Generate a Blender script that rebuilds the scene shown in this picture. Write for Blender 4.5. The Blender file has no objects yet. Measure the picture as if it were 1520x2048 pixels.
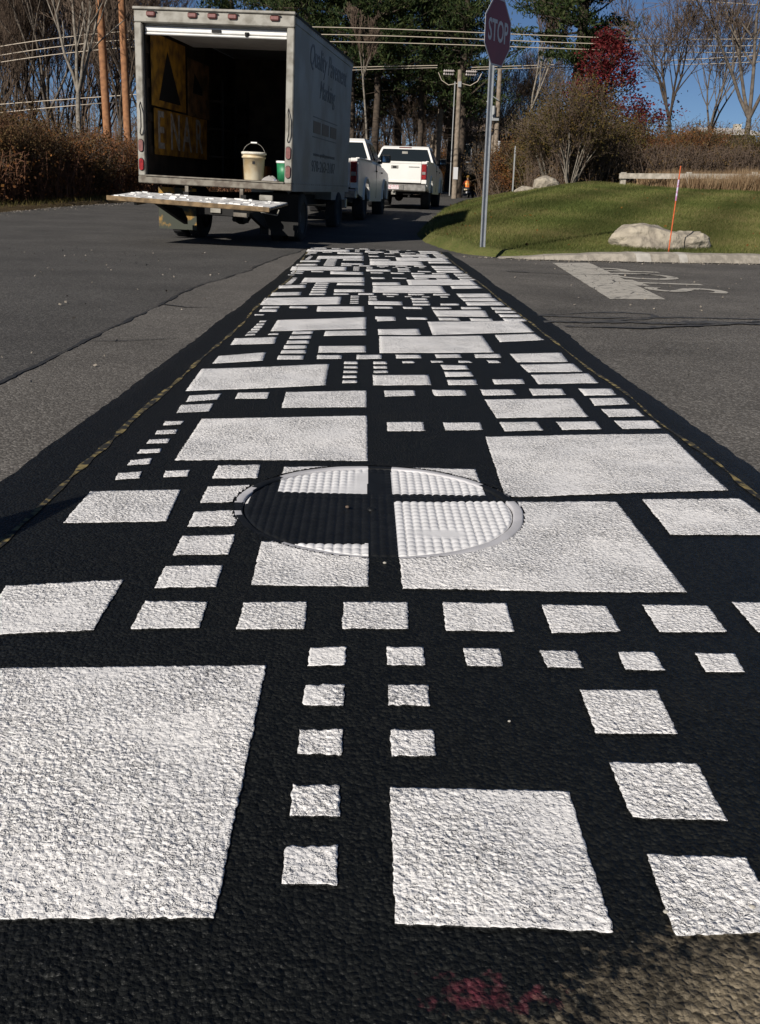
import bpy, math, random
import numpy as np
from mathutils import Matrix, Vector
R = math.radians
sc = bpy.context.scene
COL = sc.collection

# ---------------------------------------------------------------- camera
CAM_H = 0.84
cam = bpy.data.cameras.new("camera"); camo = bpy.data.objects.new("camera", cam); COL.objects.link(camo)
cam.sensor_fit = 'VERTICAL'; cam.sensor_height = 24.0; cam.sensor_width = 17.8125
cam.lens = 1880.0 / 2048.0 * 24.0
cam.clip_start = 0.05; cam.clip_end = 1500
_d = Vector(((734-760)/1880., (377-1024)/1880., 1.)).normalized()
_s, _c = -math.sin(R(2.0)), math.cos(R(2.0))
_n = Vector((_s, _c, -(_s*_d.x+_c*_d.y)/_d.z)).normalized()
_up = -_n; _x = _d.cross(_up)
_rows = [Vector((_x[i], _d[i], _up[i])) for i in range(3)]       # camera right, down, forward in world axes
m = Matrix((( _rows[0].x, -_rows[1].x, -_rows[2].x, 0),
            ( _rows[0].y, -_rows[1].y, -_rows[2].y, 0),
            ( _rows[0].z, -_rows[1].z, -_rows[2].z, CAM_H), (0, 0, 0, 1)))
camo.matrix_world = m
sc.camera = camo
sc.render.resolution_x = 760; sc.render.resolution_y = 1024

# ---------------------------------------------------------------- light
SUN_EL, SUN_TRAVEL = 30.0, (0.60, 0.80)
w = bpy.data.worlds.new("World"); sc.world = w; w.use_nodes = True
nt = w.node_tree; nt.nodes.clear()
out = nt.nodes.new('ShaderNodeOutputWorld'); bg = nt.nodes.new('ShaderNodeBackground')
sky = nt.nodes.new('ShaderNodeTexSky'); sky.sky_type = 'NISHITA'; sky.sun_disc = False
sky.sun_elevation = R(SUN_EL); sky.sun_rotation = math.atan2(-SUN_TRAVEL[0], -SUN_TRAVEL[1])
sky.altitude = 1500; sky.air_density = 0.65; sky.dust_density = 0.05; sky.ozone_density = 4.5
bg.inputs['Strength'].default_value = 0.05
hsv = nt.nodes.new('ShaderNodeHueSaturation'); hsv.inputs['Saturation'].default_value = 1.0
gm = nt.nodes.new('ShaderNodeGamma'); gm.inputs['Gamma'].default_value = 1.0
nt.links.new(sky.outputs[0], hsv.inputs['Color']); nt.links.new(hsv.outputs[0], gm.inputs[0])
nt.links.new(gm.outputs[0], bg.inputs['Color']); nt.links.new(bg.outputs[0], out.inputs[0])
sl = bpy.data.lights.new("sun", 'SUN'); sl.energy = 5.0; sl.angle = R(0.5); sl.color = (1.0, 0.94, 0.86)
so = bpy.data.objects.new("sun", sl); COL.objects.link(so)
ce = math.cos(R(SUN_EL))
so.rotation_euler = Vector((SUN_TRAVEL[0]*ce, SUN_TRAVEL[1]*ce, -math.sin(R(SUN_EL)))).to_track_quat('-Z', 'Y').to_euler()
sc.view_settings.view_transform = 'Standard'; sc.view_settings.look = 'None'
sc.view_settings.exposure = 0.15; sc.view_settings.gamma = 1.0; sc.view_settings.use_curve_mapping = False

# ---------------------------------------------------------------- helpers
def tag(o, label=None, cat=None, group=None, kind=None):
    if label: o['label'] = label
    if cat: o['category'] = cat
    if group: o['group'] = group
    if kind: o['kind'] = kind
    return o

def link(name, me, parent=None):
    o = bpy.data.objects.new(name, me); COL.objects.link(o)
    if parent is not None: o.parent = parent
    return o

def empty(name, loc=(0, 0, 0), rz=0.0, rot=None):
    o = bpy.data.objects.new(name, None); COL.objects.link(o)
    o.location = loc; o.rotation_euler = rot if rot else (0, 0, rz)
    o.empty_display_size = 0.2
    return o

def np_mesh(name, V, F, mats, fm=None, smooth=False):
    """V (n,3) array, F (k,3|4) array -> mesh"""
    V = np.asarray(V, dtype=np.float32); F = np.asarray(F, dtype=np.int32)
    me = bpy.data.meshes.new(name)
    k, n = F.shape
    me.vertices.add(len(V)); me.vertices.foreach_set('co', V.ravel())
    me.loops.add(k*n); me.loops.foreach_set('vertex_index', F.ravel())
    me.polygons.add(k); me.polygons.foreach_set('loop_start', np.arange(k, dtype=np.int32)*n)
    me.polygons.foreach_set('loop_total', np.full(k, n, dtype=np.int32))
    for mt in (mats if isinstance(mats, (list, tuple)) else [mats]): me.materials.append(mt)
    if fm is not None: me.polygons.foreach_set('material_index', np.asarray(fm, dtype=np.int32))
    me.polygons.foreach_set('use_smooth', np.full(k, smooth, dtype=bool))
    me.update(calc_edges=True)
    return me

class MB:
    def __init__(s): s.v = []; s.f = []; s.m = []; s.mi = 0; s.sm = []
    def add(s, vs, fs, smooth=False, M=None):
        b = len(s.v)
        for p in vs:
            p = Vector(p)
            if M is not None: p = M @ p
            s.v.append(tuple(p))
        for f in fs: s.f.append(tuple(b+i for i in f)); s.m.append(s.mi); s.sm.append(smooth)
        return s
    def box(s, x0, x1, y0, y1, z0, z1, M=None, bev=0.0):
        if bev <= 0:
            vs = [(x0,y0,z0),(x1,y0,z0),(x1,y1,z0),(x0,y1,z0),(x0,y0,z1),(x1,y0,z1),(x1,y1,z1),(x0,y1,z1)]
            fs = [(0,3,2,1),(4,5,6,7),(0,1,5,4),(1,2,6,5),(2,3,7,6),(3,0,4,7)]
            return s.add(vs, fs, M=M)
        e = min(bev, (x1-x0)*.45, (y1-y0)*.45, (z1-z0)*.45)
        vs = []
        cx, cy, cz = (x0+x1)/2, (y0+y1)/2, (z0+z1)/2
        hx, hy, hz = (x1-x0)/2, (y1-y0)/2, (z1-z0)/2
        idx = {}
        for sx in (-1, 1):
            for sy in (-1, 1):
                for sz in (-1, 1):
                    for a in range(3):
                        h = [hx-e, hy-e, hz-e]; h[a] += e
                        idx[(sx, sy, sz, a)] = len(vs); vs.append((cx+sx*h[0], cy+sy*h[1], cz+sz*h[2]))
        fs = []
        for a in range(3):
            b, c = (a+1) % 3, (a+2) % 3
            for sg in (-1, 1):
                q = []
                for tb, tc in ((-1,-1),(1,-1),(1,1),(-1,1)):
                    t = [0,0,0]; t[a] = sg; t[b] = tb; t[c] = tc; q.append(idx[(t[0],t[1],t[2],a)])
                fs.append(tuple(q if sg > 0 else q[::-1]))
            for sb in (-1, 1):
                for scn in (-1, 1):
                    q = []
                    for ta, axis in ((-1, b), (1, b), (1, c), (-1, c)):
                        t = [0,0,0]; t[a] = ta; t[b] = sb; t[c] = scn; q.append(idx[(t[0],t[1],t[2],axis)])
                    fs.append(tuple(q if sb*scn < 0 else q[::-1]))
        for sx in (-1,1):
            for sy in (-1,1):
                for sz in (-1,1):
                    q = [idx[(sx,sy,sz,a)] for a in range(3)]
                    fs.append(tuple(q if sx*sy*sz > 0 else q[::-1]))
        return s.add(vs, fs, M=M)
    def tube(s, p0, p1, r0, r1=None, n=10, caps=True, M=None, smooth=True):
        r1 = r0 if r1 is None else r1
        p0, p1 = Vector(p0), Vector(p1); d = (p1-p0).normalized()
        a = Vector((0,0,1)) if abs(d.z) < .9 else Vector((1,0,0))
        u = d.cross(a).normalized(); v = d.cross(u)
        vs = []
        for p, r in ((p0, r0), (p1, r1)):
            for i in range(n):
                t = 2*math.pi*i/n; vs.append(p+u*(r*math.cos(t))+v*(r*math.sin(t)))
        s.add(vs, [(i, n+i, n+(i+1) % n, (i+1) % n) for i in range(n)], smooth, M)
        if caps: s.add(vs, [tuple(range(n)), tuple(range(2*n-1, n-1, -1))], False, M)
        return s
    def path(s, pts, r, n=6, M=None):
        for a, b in zip(pts[:-1], pts[1:]): s.tube(a, b, r, r, n, True, M)
        return s
    def lathe(s, prof, n=20, M=None, smooth=True):
        vs = []; fs = []
        for (r, z) in prof:
            for i in range(n):
                t = 2*math.pi*i/n; vs.append((r*math.cos(t), r*math.sin(t), z))
        for k in range(len(prof)-1):
            for i in range(n):
                fs.append((k*n+i, k*n+(i+1) % n, (k+1)*n+(i+1) % n, (k+1)*n+i))
        return s.add(vs, fs, smooth, M)
    def prism(s, poly, h0, h1, M=None, axis='z'):
        n = len(poly)
        def P(p, h): return {'z': (p[0], p[1], h), 'x': (h, p[0], p[1]), 'y': (p[0], h, p[1])}[axis]
        vs = [P(p, h0) for p in poly]+[P(p, h1) for p in poly]
        fs = [tuple(range(n)), tuple(range(2*n-1, n-1, -1))]+[(i, n+i, n+(i+1) % n, (i+1) % n) for i in range(n)]
        return s.add(vs, fs, M=M)
    def build(s, name, mats, parent=None):
        me = bpy.data.meshes.new(name)
        me.from_pydata(s.v, [], s.f)
        for mt in (mats if isinstance(mats, (list, tuple)) else [mats]): me.materials.append(mt)
        me.polygons.foreach_set('material_index', s.m); me.polygons.foreach_set('use_smooth', s.sm)
        import bmesh
        bm = bmesh.new(); bm.from_mesh(me); bmesh.ops.recalc_face_normals(bm, faces=bm.faces); bm.to_mesh(me); bm.free()
        me.update()
        return link(name, me, parent)

def copy_tree(o, parent=None):
    c = o.copy(); COL.objects.link(c)
    if parent is not None: c.parent = parent
    for ch in list(o.children): copy_tree(ch, c)
    return c

def text_obj(name, s, size, mat, parent, M, depth=0.002, sx=1.0, shear=0.0, align='CENTER', offset=0.0):
    cu = bpy.data.curves.new(name, 'FONT'); cu.body = s; cu.size = size; cu.extrude = depth; cu.shear = shear
    cu.align_x = align; cu.align_y = 'CENTER'; cu.resolution_u = 3; cu.offset = offset
    t = bpy.data.objects.new('tmp', cu); COL.objects.link(t)
    bpy.context.view_layer.update()
    me = bpy.data.meshes.new_from_object(t)
    bpy.data.objects.remove(t)
    me.transform(M @ Matrix.Diagonal((sx, 1, 1, 1))); me.materials.clear(); me.materials.append(mat); me.name = name
    return link(name, me, parent)

# ---------------------------------------------------------------- materials
def mat(name, col, rough=0.7, metal=0.0, var=0.0, vscale=8.0, col2=None, bump=0.0, bscale=60.0, spec=0.5, trans=0.0, coord='Object', detail=4.0, ramp=(0.4, 0.62)):
    m = bpy.data.materials.new(name); m.use_nodes = True
    nt = m.node_tree; b = nt.nodes['Principled BSDF']
    b.inputs['Roughness'].default_value = rough; b.inputs['Metallic'].default_value = metal
    b.inputs['Specular IOR Level'].default_value = spec
    b.inputs['Base Color'].default_value = (*col, 1)
    tc = nt.nodes.new('ShaderNodeTexCoord')
    src = tc.outputs['Object']
    if coord == 'World':
        g = nt.nodes.new('ShaderNodeNewGeometry'); src = g.outputs['Position']
    if var > 0 or col2:
        n = nt.nodes.new('ShaderNodeTexNoise'); n.inputs['Scale'].default_value = vscale; n.inputs['Detail'].default_value = detail
        nt.links.new(src, n.inputs['Vector'])
        r = nt.nodes.new('ShaderNodeValToRGB')
        c2 = col2 if col2 else tuple(c*(1-var) for c in col)
        r.color_ramp.elements[0].position = ramp[0]; r.color_ramp.elements[1].position = ramp[1]
        r.color_ramp.elements[0].color = (*c2, 1); r.color_ramp.elements[1].color = (*col, 1)
        nt.links.new(n.outputs[0], r.inputs[0]); nt.links.new(r.outputs[0], b.inputs['Base Color'])
    if bump > 0:
        n2 = nt.nodes.new('ShaderNodeTexNoise'); n2.inputs['Scale'].default_value = bscale; n2.inputs['Detail'].default_value = 5
        nt.links.new(src, n2.inputs['Vector'])
        bp = nt.nodes.new('ShaderNodeBump'); bp.inputs['Strength'].default_value = 1.0; bp.inputs['Distance'].default_value = bump
        nt.links.new(n2.outputs[0], bp.inputs['Height']); nt.links.new(bp.outputs[0], b.inputs['Normal'])
    if trans > 0:
        tr = nt.nodes.new('ShaderNodeBsdfTranslucent'); mx = nt.nodes.new('ShaderNodeMixShader'); mx.inputs[0].default_value = trans
        if var > 0 or col2: nt.links.new(r.outputs[0], tr.inputs['Color'])
        else: tr.inputs['Color'].default_value = (*col, 1)
        o = nt.nodes['Material Output']
        nt.links.new(b.outputs[0], mx.inputs[1]); nt.links.new(tr.outputs[0], mx.inputs[2]); nt.links.new(mx.outputs[0], o.inputs['Surface'])
    return m

def N(nt, typ, **kw):
    n = nt.nodes.new(typ)
    for k, v in kw.items():
        if k in n.inputs: n.inputs[k].default_value = v
        else: setattr(n, k, v)
    return n

def asphalt(name, base, light, speck=0.5, bump=0.0025, patch=0.15, stains=True, crack=0.0):
    """aggregate speckle, broad tonal patches, fine bumps"""
    m = bpy.data.materials.new(name); m.use_nodes = True; nt = m.node_tree; b = nt.nodes['Principled BSDF']
    b.inputs['Roughness'].default_value = .85; b.inputs['Specular IOR Level'].default_value = .3
    g = N(nt, 'ShaderNodeNewGeometry'); L = nt.links.new
    v = N(nt, 'ShaderNodeTexVoronoi', Scale=110.0); L(g.outputs['Position'], v.inputs['Vector'])
    rp = N(nt, 'ShaderNodeValToRGB'); L(v.outputs['Color'], rp.inputs[0])
    rp.color_ramp.elements[0].position = .45; rp.color_ramp.elements[0].color = (*base, 1)
    rp.color_ramp.elements[1].position = .95; rp.color_ramp.elements[1].color = (*light, 1)
    n1 = N(nt, 'ShaderNodeTexNoise', Scale=.9, Detail=6.0, Roughness=.6); L(g.outputs['Position'], n1.inputs['Vector'])
    mr = N(nt, 'ShaderNodeMapRange'); L(n1.outputs[0], mr.inputs[0])
    mr.inputs[1].default_value = .3; mr.inputs[2].default_value = .7; mr.inputs[3].default_value = 1-patch*1.5; mr.inputs[4].default_value = 1+patch*1.5
    mx = N(nt, 'ShaderNodeMix', data_type='RGBA', blend_type='MULTIPLY'); mx.inputs[0].default_value = 1
    L(rp.outputs[0], mx.inputs[6]); L(mr.outputs[0], mx.inputs[7])
    L(mx.outputs[2], b.inputs['Base Color'])
    n2 = N(nt, 'ShaderNodeTexNoise', Scale=170.0, Detail=4.0); L(g.outputs['Position'], n2.inputs['Vector'])
    ad = N(nt, 'ShaderNodeMath', operation='SUBTRACT'); L(n2.outputs[0], ad.inputs[0]); L(v.outputs['Distance'], ad.inputs[1])
    bp = N(nt, 'ShaderNodeBump', Strength=1.0, Distance=bump); L(ad.outputs[0], bp.inputs['Height']); L(bp.outputs[0], b.inputs['Normal'])
    return m

M_ROAD = asphalt('road_asphalt', (.052,.049,.045), (.14,.132,.12), bump=.0022)
M_SIDE = asphalt('worn_asphalt', (.078,.071,.062), (.20,.185,.165), bump=.003, patch=.22)
M_STRIP = asphalt('pale_asphalt', (.088,.080,.070), (.20,.185,.165), bump=.0025, patch=.15)

def coating_mat():
    m = bpy.data.materials.new('black_coating'); m.use_nodes = True; nt = m.node_tree; b = nt.nodes['Principled BSDF']; L = nt.links.new
    b.inputs['Roughness'].default_value = .48; b.inputs['Specular IOR Level'].default_value = .22
    g = N(nt, 'ShaderNodeNewGeometry'); P = g.outputs['Position']
    sp = N(nt, 'ShaderNodeSeparateXYZ'); L(P, sp.inputs[0])
    v = N(nt, 'ShaderNodeTexVoronoi', Scale=135.0); L(P, v.inputs['Vector'])
    rk = N(nt, 'ShaderNodeValToRGB'); L(v.outputs['Color'], rk.inputs[0])
    rk.color_ramp.elements[0].position = .3; rk.color_ramp.elements[0].color = (.0050, .0057, .0057, 1)
    rk.color_ramp.elements[1].position = .98; rk.color_ramp.elements[1].color = (.014, .0148, .0135, 1)
    rb = N(nt, 'ShaderNodeValToRGB'); L(v.outputs['Color'], rb.inputs[0])
    rb.color_ramp.elements[0].position = .2; rb.color_ramp.elements[0].color = (.10, .082, .055, 1)
    rb.color_ramp.elements[1].position = .95; rb.color_ramp.elements[1].color = (.25, .205, .14, 1)
    # bare mask: bottom right corner where the coating was never laid, thinning into it
    n = N(nt, 'ShaderNodeTexNoise', Scale=9.0, Detail=8.0, Roughness=.65); L(P, n.inputs['Vector'])
    def mth(op, a, bb=None, clamp=False):
        q = N(nt, 'ShaderNodeMath', operation=op); q.use_clamp = clamp
        for i, x in enumerate((a, bb)):
            if x is None: continue
            if isinstance(x, (int, float)): q.inputs[i].default_value = x
            else: L(x, q.inputs[i])
        return q.outputs[0]
    # line: x*1.0 + (-y)*1.6 > c
    e = mth('SUBTRACT', mth('MULTIPLY', sp.outputs['X'], 1.25), mth('MULTIPLY', sp.outputs['Y'], 2.2))
    e = mth('ADD', e, mth('MULTIPLY', mth('SUBTRACT', n.outputs[0], .5), .55))
    mask = mth('MULTIPLY', mth('ADD', e, 1.345), 9.0, True)
    n3 = N(nt, 'ShaderNodeTexNoise', Scale=60.0, Detail=3.0); L(P, n3.inputs['Vector'])
    thin = mth('MULTIPLY', mth('SUBTRACT', mth('ADD', mth('MULTIPLY', mth('ADD', e, 1.56), 1.2), n3.outputs[0]), .62), 6.0, True)
    mask = mth('MAXIMUM', mask, mth('MULTIPLY', thin, .45))
    mx = N(nt, 'ShaderNodeMix', data_type='RGBA'); L(mask, mx.inputs[0]); L(rk.outputs[0], mx.inputs[6]); L(rb.outputs[0], mx.inputs[7])
    # pink marking paint overspray
    def blob(cx, cy, rx, ry):
        a = mth('DIVIDE', mth('SUBTRACT', sp.outputs['X'], cx), rx); c = mth('DIVIDE', mth('SUBTRACT', sp.outputs['Y'], cy), ry)
        return mth('SUBTRACT', 1.0, mth('ADD', mth('MULTIPLY', a, a), mth('MULTIPLY', c, c)))
    n4 = N(nt, 'ShaderNodeTexNoise', Scale=45.0, Detail=5.0); L(P, n4.inputs['Vector'])
    pk = mth('MULTIPLY', mth('SUBTRACT', mth('ADD', blob(.155, .80, .13, .045), mth('MULTIPLY', n4.outputs[0], 3.4)), 2.52), 1.3, True)
    pk = mth('MULTIPLY', pk, mth('GREATER_THAN', blob(.155, .80, .2, .08), 0.0))
    mp = N(nt, 'ShaderNodeMix', data_type='RGBA'); L(mth('MULTIPLY', pk, .4), mp.inputs[0]); L(mx.outputs[2], mp.inputs[6]); mp.inputs[7].default_value = (.26, .05, .075, 1)
    # dusty wear
    n5 = N(nt, 'ShaderNodeTexNoise', Scale=2.2, Detail=7.0, Roughness=.7); L(P, n5.inputs['Vector'])
    dm = mth('MULTIPLY', mth('SUBTRACT', n5.outputs[0], .56), 1.6, True)
    md = N(nt, 'ShaderNodeMix', data_type='RGBA'); L(mth('MULTIPLY', dm, .5), md.inputs[0]); L(mp.outputs[2], md.inputs[6]); md.inputs[7].default_value = (.045, .04, .028, 1)
    L(md.outputs[2], b.inputs['Base Color'])
    n2 = N(nt, 'ShaderNodeTexNoise', Scale=220.0, Detail=3.0); L(P, n2.inputs['Vector'])
    hh = mth('SUBTRACT', mth('MULTIPLY', n2.outputs[0], .8), v.outputs['Distance'])
    bp = N(nt, 'ShaderNodeBump', Strength=1.0, Distance=.0033); L(hh, bp.inputs['Height']); L(bp.outputs[0], b.inputs['Normal'])
    return m
M_COAT = coating_mat()

def white_paint():
    m = bpy.data.materials.new('white_road_paint'); m.use_nodes = True; nt = m.node_tree; b = nt.nodes['Principled BSDF']; L = nt.links.new
    b.inputs['Roughness'].default_value = .55; b.inputs['Specular IOR Level'].default_value = .35
    g = N(nt, 'ShaderNodeNewGeometry'); P = g.outputs['Position']
    n = N(nt, 'ShaderNodeTexNoise', Scale=3.0, Detail=6.0, Roughness=.6); L(P, n.inputs['Vector'])
    r = N(nt, 'ShaderNodeValToRGB'); L(n.outputs[0], r.inputs[0])
    r.color_ramp.elements[0].position = .35; r.color_ramp.elements[0].color = (.73, .715, .70, 1)
    r.color_ramp.elements[1].position = .6; r.color_ramp.elements[1].color = (.85, .825, .795, 1)
    # small pits: their specks of shadow painted as dark colour
    v = N(nt, 'ShaderNodeTexVoronoi', Scale=130.0); L(P, v.inputs['Vector'])
    n2 = N(nt, 'ShaderNodeTexNoise', Scale=105.0, Detail=3.0, Roughness=.6); L(P, n2.inputs['Vector'])
    q = N(nt, 'ShaderNodeMath', operation='GREATER_THAN'); q.inputs[1].default_value = .56
    pr_ = N(nt, 'ShaderNodeTexNoise', Scale=5.5, Detail=3.0); L(P, pr_.inputs['Vector'])
    pm = N(nt, 'ShaderNodeMath', operation='MULTIPLY'); L(n2.outputs[0], pm.inputs[0])
    pq = N(nt, 'ShaderNodeMapRange'); L(pr_.outputs[0], pq.inputs[0]); pq.inputs[1].default_value = .35; pq.inputs[2].default_value = .7; pq.inputs[3].default_value = .55; pq.inputs[4].default_value = .9
    L(pq.outputs[0], pm.inputs[1]); L(pm.outputs[0], q.inputs[0])
    mx = N(nt, 'ShaderNodeMix', data_type='RGBA'); L(q.outputs[0], mx.inputs[0]); L(r.outputs[0], mx.inputs[6]); mx.inputs[7].default_value = (.20, .20, .21, 1)
    L(mx.outputs[2], b.inputs['Base Color'])
    n3 = N(nt, 'ShaderNodeTexNoise', Scale=88.0, Detail=4.0, Roughness=.6); L(P, n3.inputs['Vector'])
    sb = N(nt, 'ShaderNodeMath', operation='MULTIPLY_ADD'); L(v.outputs['Distance'], sb.inputs[0]); sb.inputs[1].default_value = -.6; L(n3.outputs[0], sb.inputs[2])
    n6 = N(nt, 'ShaderNodeTexNoise', Scale=210.0, Detail=3.0, Roughness=.6); L(P, n6.inputs['Vector'])
    s6 = N(nt, 'ShaderNodeMath', operation='MULTIPLY_ADD'); L(n6.outputs[0], s6.inputs[0]); s6.inputs[1].default_value = .55; L(sb.outputs[0], s6.inputs[2])
    pt = N(nt, 'ShaderNodeMapRange'); L(n2.outputs[0], pt.inputs[0]); pt.inputs[1].default_value = .55; pt.inputs[2].default_value = .66; pt.inputs[3].default_value = 0; pt.inputs[4].default_value = -1.0
    s7 = N(nt, 'ShaderNodeMath', operation='ADD'); L(s6.outputs[0], s7.inputs[0]); L(pt.outputs[0], s7.inputs[1]); s6 = s7
    ms = N(nt, 'ShaderNodeMapRange'); L(pr_.outputs[0], ms.inputs[0]); ms.inputs[1].default_value = .36; ms.inputs[2].default_value = .66; ms.inputs[3].default_value = .45; ms.inputs[4].default_value = 1.9
    hm = N(nt, 'ShaderNodeMath', operation='MULTIPLY'); L(s6.outputs[0], hm.inputs[0]); L(ms.outputs[0], hm.inputs[1])
    bp = N(nt, 'ShaderNodeBump', Strength=1.0, Distance=.0050); L(hm.outputs[0], bp.inputs['Height']); L(bp.outputs[0], b.inputs['Normal'])
    return m
M_WHITE = white_paint()
M_CASTWHITE = mat('painted_iron_white', (.76,.75,.745), rough=.5, var=.08, vscale=12, coord='World')
M_CASTBLACK = mat('painted_iron_black', (.010,.011,.012), rough=.5, spec=.25, var=.3, vscale=20, coord='World')

# ---------------------------------------------------------------- terrain functions
RY = [-60, 14, 18, 22, 31, 45, 65, 90, 130, 400]
RZ = [0, 0, .03, .12, .30, .40, .49, .84, 1.3, 3.0]
def rz(y): return np.interp(y, RY, RZ)
# right-hand road edge (lawn) and left-hand road edge, as polylines
LAWN_EDGE = [(60,97),(24,90),(14,81),(9.5,69),(6.96,59.8),(5.04,47.3),(3.3,36.5),(2.08,28.0),(1.32,22.0),(.97,18.6),(1.0,16.4),(1.2,14.9),(1.46,13.75),(1.82,13.36),(2.45,13.26),(3.17,13.38),(3.89,13.5),(5.59,13.95),(9,14.9),(16,17),(60,30)]
LEFT_EDGE = [(-9.5,-60),(-9.0,0),(-8.2,14),(-7.79,21.0),(-7.37,25.0),(-6.75,28.3),(-6.2,32),(-4.0,44),(.2,62),(5,80),(8.4,90),(15,99),(40,108),(90,112)]
def pdist(x, y, poly):
    """distance to polyline, and sign (+ to the left of travel)"""
    best = np.full(np.shape(x), 1e9); sg = np.ones(np.shape(x))
    for (ax, ay), (bx, by) in zip(poly[:-1], poly[1:]):
        dx, dy = bx-ax, by-ay; L2 = dx*dx+dy*dy
        t = np.clip(((x-ax)*dx+(y-ay)*dy)/L2, 0, 1)
        d = np.hypot(x-ax-t*dx, y-ay-t*dy); cr = dx*(y-ay)-dy*(x-ax)
        u = d < best-1e-9; best = np.where(u, d, best); sg = np.where(u, np.sign(cr), sg)
    return best, sg

rng = np.random.default_rng(7)
_tab = rng.random((256, 256))
def vnoise(x, y):
    xi = np.floor(x).astype(int); yi = np.floor(y).astype(int); fx = x-xi; fy = y-yi
    fx = fx*fx*(3-2*fx); fy = fy*fy*(3-2*fy)
    a = _tab[xi & 255, yi & 255]; b = _tab[(xi+1) & 255, yi & 255]; c = _tab[xi & 255, (yi+1) & 255]; d = _tab[(xi+1) & 255, (yi+1) & 255]
    return (a*(1-fx)+b*fx)*(1-fy)+(c*(1-fx)+d*fx)*fy
_jx = rng.random((256, 256)); _jy = rng.random((256, 256)); _jh = rng.random((256, 256))
def stones(x, y, cell):
    """rounded, uneven aggregate: 0..1"""
    X = x/cell; Y = y/cell; xi = np.floor(X).astype(int); yi = np.floor(Y).astype(int)
    best = np.full(X.shape, 9.0); hh = np.zeros(X.shape)
    for i in (-1, 0, 1):
        for j in (-1, 0, 1):
            a = (xi+i) & 255; b = (yi+j) & 255
            d = (X-(xi+i+_jx[a, b]))**2+(Y-(yi+j+_jy[a, b]))**2
            u = d < best; best = np.where(u, d, best); hh = np.where(u, _jh[a, b], hh)
    return np.clip(1-best*1.3, 0, 1)*(.35+.65*hh)
def undul(x, y):
    return (vnoise(x*2.3+5, y*2.3)-.5)*.006+(vnoise(x*.9+40, y*.9+9)-.5)*.006
def relief(x, y):
    a = np.interp(y, [1.6, 5.0], [1.0, .22])
    rough = .35+1.35*np.clip((vnoise(x*3.6+11, y*3.6+3)*.7+vnoise(x*9, y*9+4)*.3-.3)*2, 0, 1)
    return a*rough*(stones(x, y, .0098)*.0015+stones(x+3.3, y+1.7, .0055)*.0012+(vnoise(x*60, y*60)-.5)*.0010)

def lawn_z(x, y):
    d, s = pdist(x, y, LAWN_EDGE)
    inside = s > 0
    dx = np.clip(x-np.interp(y, [p[1] for p in LAWN_EDGE[:11]][::-1], [p[0] for p in LAWN_EDGE[:11]][::-1]), 0, 99)
    rise = np.minimum(.20*dx, .043*np.clip(y-13.2, 0, 26))*(1-.18*np.clip((x-6)/3.5, 0, 1))
    k = .05*d
    z = rz(y)+np.where(inside, np.minimum(d*.5, .08)+.02*vnoise(x*1.5, y*1.5)+rise, -np.minimum(d*.6, .35))
    return z
def bank_z(x, y):
    d, s = pdist(x, y, LEFT_EDGE)
    return rz(y)+np.where(s > 0, np.minimum(d*.35, .06)+.02*vnoise(x*2, y*2)+np.clip(d-1, 0, 12)*.03, -np.minimum(d*.6, .35))
def gz(x, y):
    x = np.asarray(x, float); y = np.asarray(y, float)
    mid = np.interp(y, [-60, 14, 28, 45, 62, 90, 110], [-4, -3, -2.5, 1, 4, 12, 40])
    far = np.clip((y-96)/6, 0, 1)
    return np.where((x > mid), np.where(y > 12.9, lawn_z(x, y), rz(y)-.35), bank_z(x, y))
def gz1(x, y): return float(gz(np.array([x]), np.array([y]))[0])

# ground and lawn sheets
xs = np.concatenate([np.linspace(-500, -40, 14), np.linspace(-36, -10, 20), np.linspace(-9.8, .6, 50), np.linspace(.7, 7, 95), np.linspace(7.2, 20, 50), np.linspace(21, 60, 25), np.linspace(80, 500, 12)])
ys = np.concatenate([np.linspace(-300, -20, 10), np.linspace(-15, 12, 14), np.linspace(12.6, 17, 70), np.linspace(17.1, 30, 90), np.linspace(30.5, 60, 60), np.linspace(61, 115, 50), np.linspace(125, 700, 16)])
XX, YY = np.meshgrid(xs, ys); ZZ = gz(XX, YY)
V = np.stack([XX.ravel(), YY.ravel(), ZZ.ravel()], 1); nx = len(xs); ny = len(ys)
ii, jj = np.meshgrid(np.arange(nx-1), np.arange(ny-1)); a = (jj*nx+ii).ravel()
F = np.stack([a, a+1, a+1+nx, a+nx], 1)
cx = XX[:-1, :-1].ravel(); cy = YY[:-1, :-1].ravel()
mid = np.interp(cy, [-60, 14, 28, 45, 62, 90, 110], [-4, -3, -2.5, 1, 4, 12, 40])
isl = (cx > mid) & (cy > 12.5) & (cy < 96)

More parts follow.
